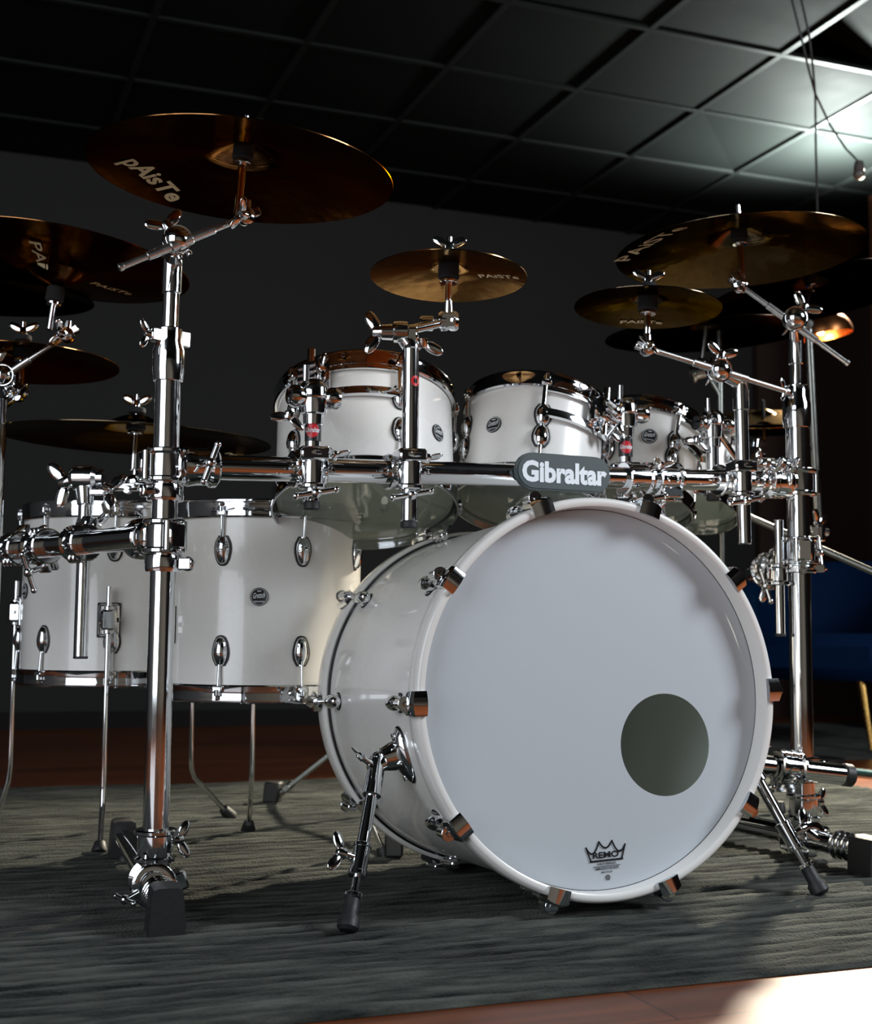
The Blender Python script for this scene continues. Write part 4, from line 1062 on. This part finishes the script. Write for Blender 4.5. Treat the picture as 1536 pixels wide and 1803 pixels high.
mb.cyl(hd5, (p5.x, p5.y, zt5), .0125, .0135, 24); mb.box(hd5 + RT * .012 - UP * .006, RT, UP, FW, .016, .012, .012, .003)
ra5 = PD(760, 570, d5 - .02); mb.cyl(hd5, ra5 + RT * .01, .0078, n=18); mb.cyl(ra5 - RT * .018, ra5 + RT * .004, .0125, n=22)
ho = mb.build('arm_head', CHROME, t5)
wings(ho, (hd5 - RT * .026, -RT, UP + FW * .3, 1.5), (hd5 + RT * .036 - UP * .010, -UP, RT, 1.3))
mb = MB(); tc5 = PD(790, 566, d5 - .01)
for k in (-1, 1): mb.lathe(tc5 + RT * (.004 * k), RT * k, [(1e-5, -.006), (.014, -.005), (.0165, 0), (.0165, .008), (.013, .012), (1e-5, .014)], 26)
mb.cyl(tc5 - UP * .006, tc5 + UP * .034, .0098, .0072, 20); mb.box(tc5 - FW * .010, RT, UP, FW, .013, .013, .006, .003); mb.build('tilter', CHROME, t5)
h5 = C5[4] + C5[3] * .10; z05 = C5[1] + C5[2] * h5
fittings(t5, C5[1], C5[2], C5[4], C5[3], sl=.0175, down=(z05 - tc5).dot(C5[2]) - .02, s=1.1)
# C6: big cymbal upper right
C6 = cymbal(1304, 446, 217, .29, -3.5, .4572, BRONZED, 'large olive bronze cymbal at upper right on the slanting boom arm', logos=(((1108, 462), (1215, 408), 'PAiSTe', .036, .01),))
d6 = DIST(C6[1])
boom('chrome boom arm on the right rack post slanting up left to the large cymbal', V((RP.x, RP.y, ZRT - .05)), PY(1402, 592, 2.03), .0118, PD(1400, 562, 2.38), PD(1494, 640, 2.40), PD(1303, 502, d6 - .03), C6, rr=.021, wingtop=False)
# C7: splash at right
C7 = cymbal(1141, 543, 129, .29, 1.5, .254, BRONZED, 'small dark splash cymbal at right in front of the large olive one', logos=(((1092, 571), (1166, 573), 'PAiSTe', .011, .02),), bow=.016)
d7 = DIST(C7[1]); b7 = BAR(1284); p7 = V((b7.x, b7.y - .040, 0))
boom('chrome boom arm at the right end of the front bar under the dark splash', V((p7.x + .004, p7.y, PY(1290, 958, p7.y).z)), V((p7.x, p7.y, PY(1279, 668, p7.y).z)), .0122, PD(1266, 652, 2.33), PD(1388, 690, 2.36), PD(1140, 613, d7 - .01), C7, rr=.0205, sl=.0175, s=1.1)
# cymbals further back on the right
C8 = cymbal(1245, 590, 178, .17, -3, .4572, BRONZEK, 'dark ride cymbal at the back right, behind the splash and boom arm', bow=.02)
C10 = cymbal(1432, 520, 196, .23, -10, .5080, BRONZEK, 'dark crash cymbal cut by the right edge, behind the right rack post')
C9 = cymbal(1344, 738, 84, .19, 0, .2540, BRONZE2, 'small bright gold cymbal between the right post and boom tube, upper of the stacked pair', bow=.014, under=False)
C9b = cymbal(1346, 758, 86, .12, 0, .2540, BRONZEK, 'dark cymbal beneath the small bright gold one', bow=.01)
# boom stand behind the right post
sd_ = 2.85
bt = thing('boom_stand', 'thin steel boom stand whose slanting rod passes behind the right rack post', 'cymbal stand', V((PD(1442, 930, sd_).x, PD(1442, 930, sd_).y, 0)))
xj = PD(1442, 935, sd_)
MB().cyl(xj, PD(1424, 575, sd_), .0085, n=18).build('upper_tube', DULL, bt)
re_ = PD(1308, 905, sd_ + .08); rd_ = (PD(1600, 1034, sd_ - .10) - re_); ro_ = re_ + rd_ * 1.55
MB().cyl(V((ro_.x, ro_.y, .10)), ro_ + V((0, 0, .05)), .0125, n=18).build('lower_tube', DULL, bt)
MB().cyl(re_, ro_ + rd_ * .05, .0072, n=14).build('boom_rod', DULL, bt)
mb = MB(); mb.cyl(xj - UP * .022, xj + UP * .012, .0150, n=20); mb.box(xj - RT * .006, RT, UP, FW, .014, .011, .014, .003); mb.cyl(xj - RT * .02 + UP * .004, xj + RT * .022 - UP * .004, .008, n=14); jo = mb.build('joint', CHROME, bt)
mb = MB(); wing(mb, xj + UP * .012 - RT * .004, UP + RT * .4, FW + RT, 1.5); mb.build('wing_screw', CHROME, jo)
for k in range(3):
    a = .9 + k * 2.09; fx_ = V((ro_.x + .20 * math.cos(a), ro_.y + .20 * math.sin(a), Z0 + .006))
    l = MB().cyl(V((ro_.x, ro_.y, .20)), fx_, .0075, n=12).build('leg', DULL, bt)
    MB().cyl(fx_ - V((0, 0, .006)), fx_ + V((0, 0, .018)), .014, .011, 16).build('rubber_foot', BLACKR, l)
mb = MB(); mb.cyl(PD(1424, 575, sd_), PD(1424, 566, sd_), .012, n=16); mb.lathe(PD(1422, 572, sd_), -FW, [(1e-5, -.012), (.013, -.010), (.014, .004), (.009, .012), (1e-5, .013)], 20); mb.cyl(PD(1402, 585, sd_), C10[1] + C10[2] * .02, .0055, n=12); mb.build('tilter', DULL, bt)
fittings(bt, C10[1], C10[2], C10[4], C10[3], down=.05)
# straight stand carrying the dark ride and the small gold pair
st = thing('cymbal_stand', 'slim brassy lit cymbal stand behind the boom tube at right', 'cymbal stand', V((PD(1271, 900, 2.95).x, PD(1271, 900, 2.95).y, 0)))
s0 = PD(1271, 900, 2.95)
MB().cyl(V((s0.x, s0.y, .12)), V((s0.x, s0.y, PD(1271, 575, 2.95).z)), .0068, n=16).build('tube', DULL, st)
mb = MB(); c8 = C8[1] + C8[2] * (C8[4]); mb.cyl(PD(1236, 640, DIST(C8[1])), c8, .0055, n=12); mb.cyl(PD(1236, 640, DIST(C8[1])), V((s0.x, s0.y, PD(1271, 690, 2.95).z)), .0075, n=14); mb.ball(PD(1236, 640, DIST(C8[1])), .014, 16); sleeve(mb, PD(1236, 655, DIST(C8[1])), RT + UP * .3, .009, .05); mb.build('upper_arm', DULL, st)
mb = MB(); c9 = C9[1]; mb.cyl(C9b[1] - C9b[2] * .03, c9 + C9[2] * .05, .005, n=12); mb.cyl(C9b[1] - C9b[2] * .03, V((s0.x, s0.y, PD(1271, 800, 2.95).z)), .007, n=12); mb.build('lower_arm', DULL, st)
for k in range(3):
    a = .3 + k * 2.09; fx_ = V((s0.x + .19 * math.cos(a), s0.y + .19 * math.sin(a), Z0 + .006))
    l = MB().cyl(V((s0.x, s0.y, .19)), fx_, .0075, n=12).build('leg', DULL, st)
    MB().cyl(fx_ - V((0, 0, .006)), fx_ + V((0, 0, .018)), .014, .011, 16).build('rubber_foot', BLACKR, l)
# drum throne/pedal tripod behind the bass drum
tf = PZ(474, 1412, Z0 + .004); tc_ = V((1.05, 2.86, .2))
tp = thing('tripod_stand', 'steel tripod stand behind the bass drum with black rubber feet', 'stand', (tc_.x, tc_.y, 0))
mb = MB(); mb.cyl((tc_.x, tc_.y, .09), (tc_.x, tc_.y, .50), .0125, n=20); mb.build('tube', DULL, tp)
hubz = .285
for k, f_ in enumerate((tf, PZ(694, 1508, Z0 + .004), V((tc_.x + .30, tc_.y + .12, Z0)))):
    hub = V((tc_.x, tc_.y, hubz)); d = (f_ - hub).normalized(); l = MB()
    s_ = d.cross(V((0, 0, 1))).normalized(); Lg = (f_ - hub).length
    l.box(hub + d * (Lg * .46), d, s_, d.cross(s_), Lg * .44, .0085, .0055, .002)
    l.box(hub + d * (Lg * .875), d, s_, d.cross(s_), .010, .0125, .0085, .003); l.cyl(f_ - d * (.075), f_ - d * .03, .0085, n=14)
    lo = l.build('leg', DULL, tp)
    b = MB(); b.box(f_ - V((d.x, d.y, 0)) * .012 + V((0, 0, .023)), V((d.x, d.y, 0)), s_, (V((0, 0, 1)) - d * .12), .019, .0165, .024, .004); b.build('rubber_foot', BLACKR, lo)
mb = MB(); mb.cyl((tc_.x, tc_.y, hubz - .03), (tc_.x, tc_.y, hubz + .03), .019, n=20); mb.build('hub', DULL, tp)

q = PD(1373, 1000, 2.42)
tr_ = thing('accessory_mount', 'short chrome tube hanging from the right side bar beside the right rack post', 'mount', (q.x, q.y, PY(1373, 1120, q.y).z))
mb = MB(); mb.cyl((q.x, q.y, PY(1373, 1117, q.y).z), (q.x, q.y, PY(1373, 915, q.y).z), .0090, n=24); mb.build('tube', CHROME, tr_)
mb = MB(); mb.cyl((q.x, q.y, PY(1373, 1121, q.y).z), (q.x, q.y, PY(1373, 1115, q.y).z), .0098, n=20); mb.build('end_cap', BLACKR, tr_)
mb = MB(); sleeve(mb, PD(1373, 1012, 2.42), (0, 0, 1), .0095, .040); mb.box(PD(1364, 1010, 2.43), RT, FW, UP, .016, .012, .012, .003); mb.build('tube_clamp', CHROME, tr_)
# hanging mount on the left wing: tube through a clamp with a ball holder on top
wp_ = PD(146, 945, 2.12); hp = PD(146, 1010, 2.11)
hx, hy = hp.x, hp.y - .005
th = thing('tom_mount', 'chrome tube hanging through the left side bar with a ball clamp on top', 'tom mount', (hx, hy, PY(146, 1160, hy).z))
mb = MB(); mb.cyl((hx, hy, PY(146, 1160, hy).z + .002), (hx, hy, PY(146, 868, hy).z), .0112, n=28); mb.build('tube', CHROME, th)
mb = MB(); mb.cyl((hx, hy, PY(146, 1160, hy).z), (hx, hy, PY(146, 1160, hy).z + .004), .0116, n=24); mb.build('end_cap', BLACKR, th)
hq = PY(149, 842, hy); mb = MB(); mb.lathe(hq, RT, [(1e-5, -.024), (.012, -.023), (.0195, -.016), (.0205, 0), (.0195, .014), (.014, .020), (.0145, .030), (1e-5, .032)], 28); mb.cyl(hq - UP * .006, (hx, hy, PY(146, 890, hy).z), .0165, .0130, 24)
mb.box(hq - UP * .022 + RT * .012, RT, UP, FW, .022, .005, .012, .002); ho = mb.build('ball_clamp', CHROME, th)
wings(ho, (hq - RT * .022 - UP * .004, -RT - UP * .3, UP + FW * .2, 1.6), (hq + RT * .030 - UP * .016, RT - UP * .3, UP + FW * .5, 1.4))

# ------------------------------------------------------------------ background things
# blue armchair
ch = PD(1462, 1200, 5.0); cxx, cyy = ch.x, ch.y
chair = thing('armchair', 'blue velvet armchair with tapered brass legs at the back right', 'chair', (cxx, cyy, Z0))
fdir = (CAM - ch).xy.to_3d().normalized(); fdir = (fdir + RT.xy.to_3d() * -.35).normalized(); sdir_ = V((0, 0, 1)).cross(fdir)
mb = MB(); mb.box(V((cxx, cyy, .335)), fdir, sdir_, (0, 0, 1), .27, .27, .085, .045); mb.build('seat', VELVET, chair)
mb = MB(); pr = []
n_ = 28
for i in range(n_ + 1):
    t = math.radians(-118 + 236 * i / n_); e = -fdir * math.cos(t) + sdir_ * math.sin(t)
    hgt = .56 + .15 * max(0, math.cos(t * .75)); 
    for (rr, zz) in ((.285, .27), (.300, .30), (.325, hgt - .03), (.318, hgt), (.290, hgt), (.272, hgt - .03), (.255, .30), (.262, .27)):
        pr.append(V((cxx, cyy, zz)) + e * rr)
fs = []
for i in range(n_):
    for q in range(8): fs.append((i * 8 + q, (i + 1) * 8 + q, (i + 1) * 8 + (q + 1) % 8, i * 8 + (q + 1) % 8))
fs += [tuple(range(8)), tuple(n_ * 8 + q for q in range(8))]
mb.add(pr, fs); mb.build('back', VELVET, chair, smooth=60)
for i in (-1, 1):
    for j in (-1, 1):
        a = V((cxx, cyy, .265)) + fdir * (.19 * i) + sdir_ * (.17 * j); b = V((cxx, cyy, Z0)) + fdir * (.23 * i) + sdir_ * (.215 * j)
        MB().cyl(b, a, .009, .019, 16).build('leg', BRASS, chair)
# copper lamp
lc = PD(1455, 590, 4.3); lr = 47 * 4.3 / FPX
lamp = thing('floor_lamp', 'floor lamp with a copper dome shade glowing behind the right rack post', 'lamp', V((PD(1408, 900, 4.3).x, PD(1408, 900, 4.3).y, 0)))
dn = (V((0, 0, -1)) + FW * -.0 + RT * .16).normalized()
mb = MB(); prf = [(lr * math.cos(i * PI / 2 / 12), -lr * .92 * math.sin(i * PI / 2 / 12)) for i in range(13)]
prf[-1] = (1e-5, prf[-1][1]); mb.lathe(lc, dn, prf + [(max(1e-5, r - .003), h + .003) for r, h in reversed(prf)], 40); mb.build('shade', COPPER, lamp)
mb = MB(); mb.ball(lc - dn * .012 - RT * .016, .012, 16); mb.build('bulb', GLOW, lamp, 'glowing warm bulb')
lb_ = WPOS(lamp); mb = MB(); apex = lc - dn * (lr * .9)
mb.tube([V((lb_.x, lb_.y, .02)), V((lb_.x, lb_.y, .7)), V((lb_.x, lb_.y, lc.z - .05)), V((lb_.x, lb_.y, lc.z + .06)), (V((lb_.x, lb_.y, lc.z + .12)) + apex) / 2 + V((0, 0, .02)), apex + V((0, 0, .02)), apex], .007, 12); mb.build('pole', COPPER, lamp)
mb = MB(); mb.cyl(V((lb_.x, lb_.y, Z0 - .010)), V((lb_.x, lb_.y, .022)), .13, n=32); mb.build('base', BLACKP, lamp)
light('lamp_bulb_light', 'POINT', lc - dn * .004 - RT * .010, None, 1.6, (1.0, 0.60, 0.25), shadow_soft_size=0.012)
# hanging wires and socket under the ceiling
w1 = MB(); ctop = PZ(1399, 5, CEIL); cz = DIST(ctop)
w1.tube([PZ(1380, -60, CEIL), PD(1410, 60, 4.0), PD(1424, 120, 4.05), PD(1436, 165, 4.1), PD(1462, 220, 4.2), PD(1490, 262, 4.25), PD(1512, 284, 4.3)], .0035, 8)
w1.tube([PZ(1398, -60, CEIL), PD(1425, 60, 4.0), PD(1432, 120, 4.05), PD(1436, 165, 4.1), PD(1437, 260, 4.2), PD(1440, 380, 4.25), PD(1441, 470, 4.3)], .0035, 8)
w1.build('hanging_wire', WIREM, label='thin black wires hanging from the ceiling at the upper right', cat='wire')
sk = thing('bulb_socket', 'small unlit bulb socket on a wire just under the bright ceiling tiles', 'lamp socket', PD(1514, 296, 4.3))
q = PD(1513, 288, 4.3); MB().cyl(q - UP * .022, q + UP * .008, .018, .014, 18).build('socket', PORCEL, sk)
MB().ball(q - UP * .034, .019, 18).build('bulb', PORCEL, sk)
# teal cable on the floor
cb = MB(); cb.tube([PZ(1380, 1352, .018), PZ(1440, 1354, .016), PZ(1500, 1359, .013), PZ(1560, 1366, .013), PZ(1640, 1372, .013)], .011, 12)
cb.build('floor_cable', TEAL, label='teal cable lying across the floor at the right edge behind the low bar', cat='cable')

# repeats share a group
for o in list(COL.objects):
    if o.parent is None and 'label' in o and 'group' not in o:
        n_ = o.name.split('.')[0]
        g_ = {'cymbal': 'cymbals around the drum kit', 'cymbal_boom': 'boom arms holding cymbals', 'tom_holder': 'tom holders along the front bar', 'cymbal_rod_mount': 'cymbal rod mounts at the left edge', 'rug': 'grey rugs'}.get(n_)
        if g_: o['group'] = g_
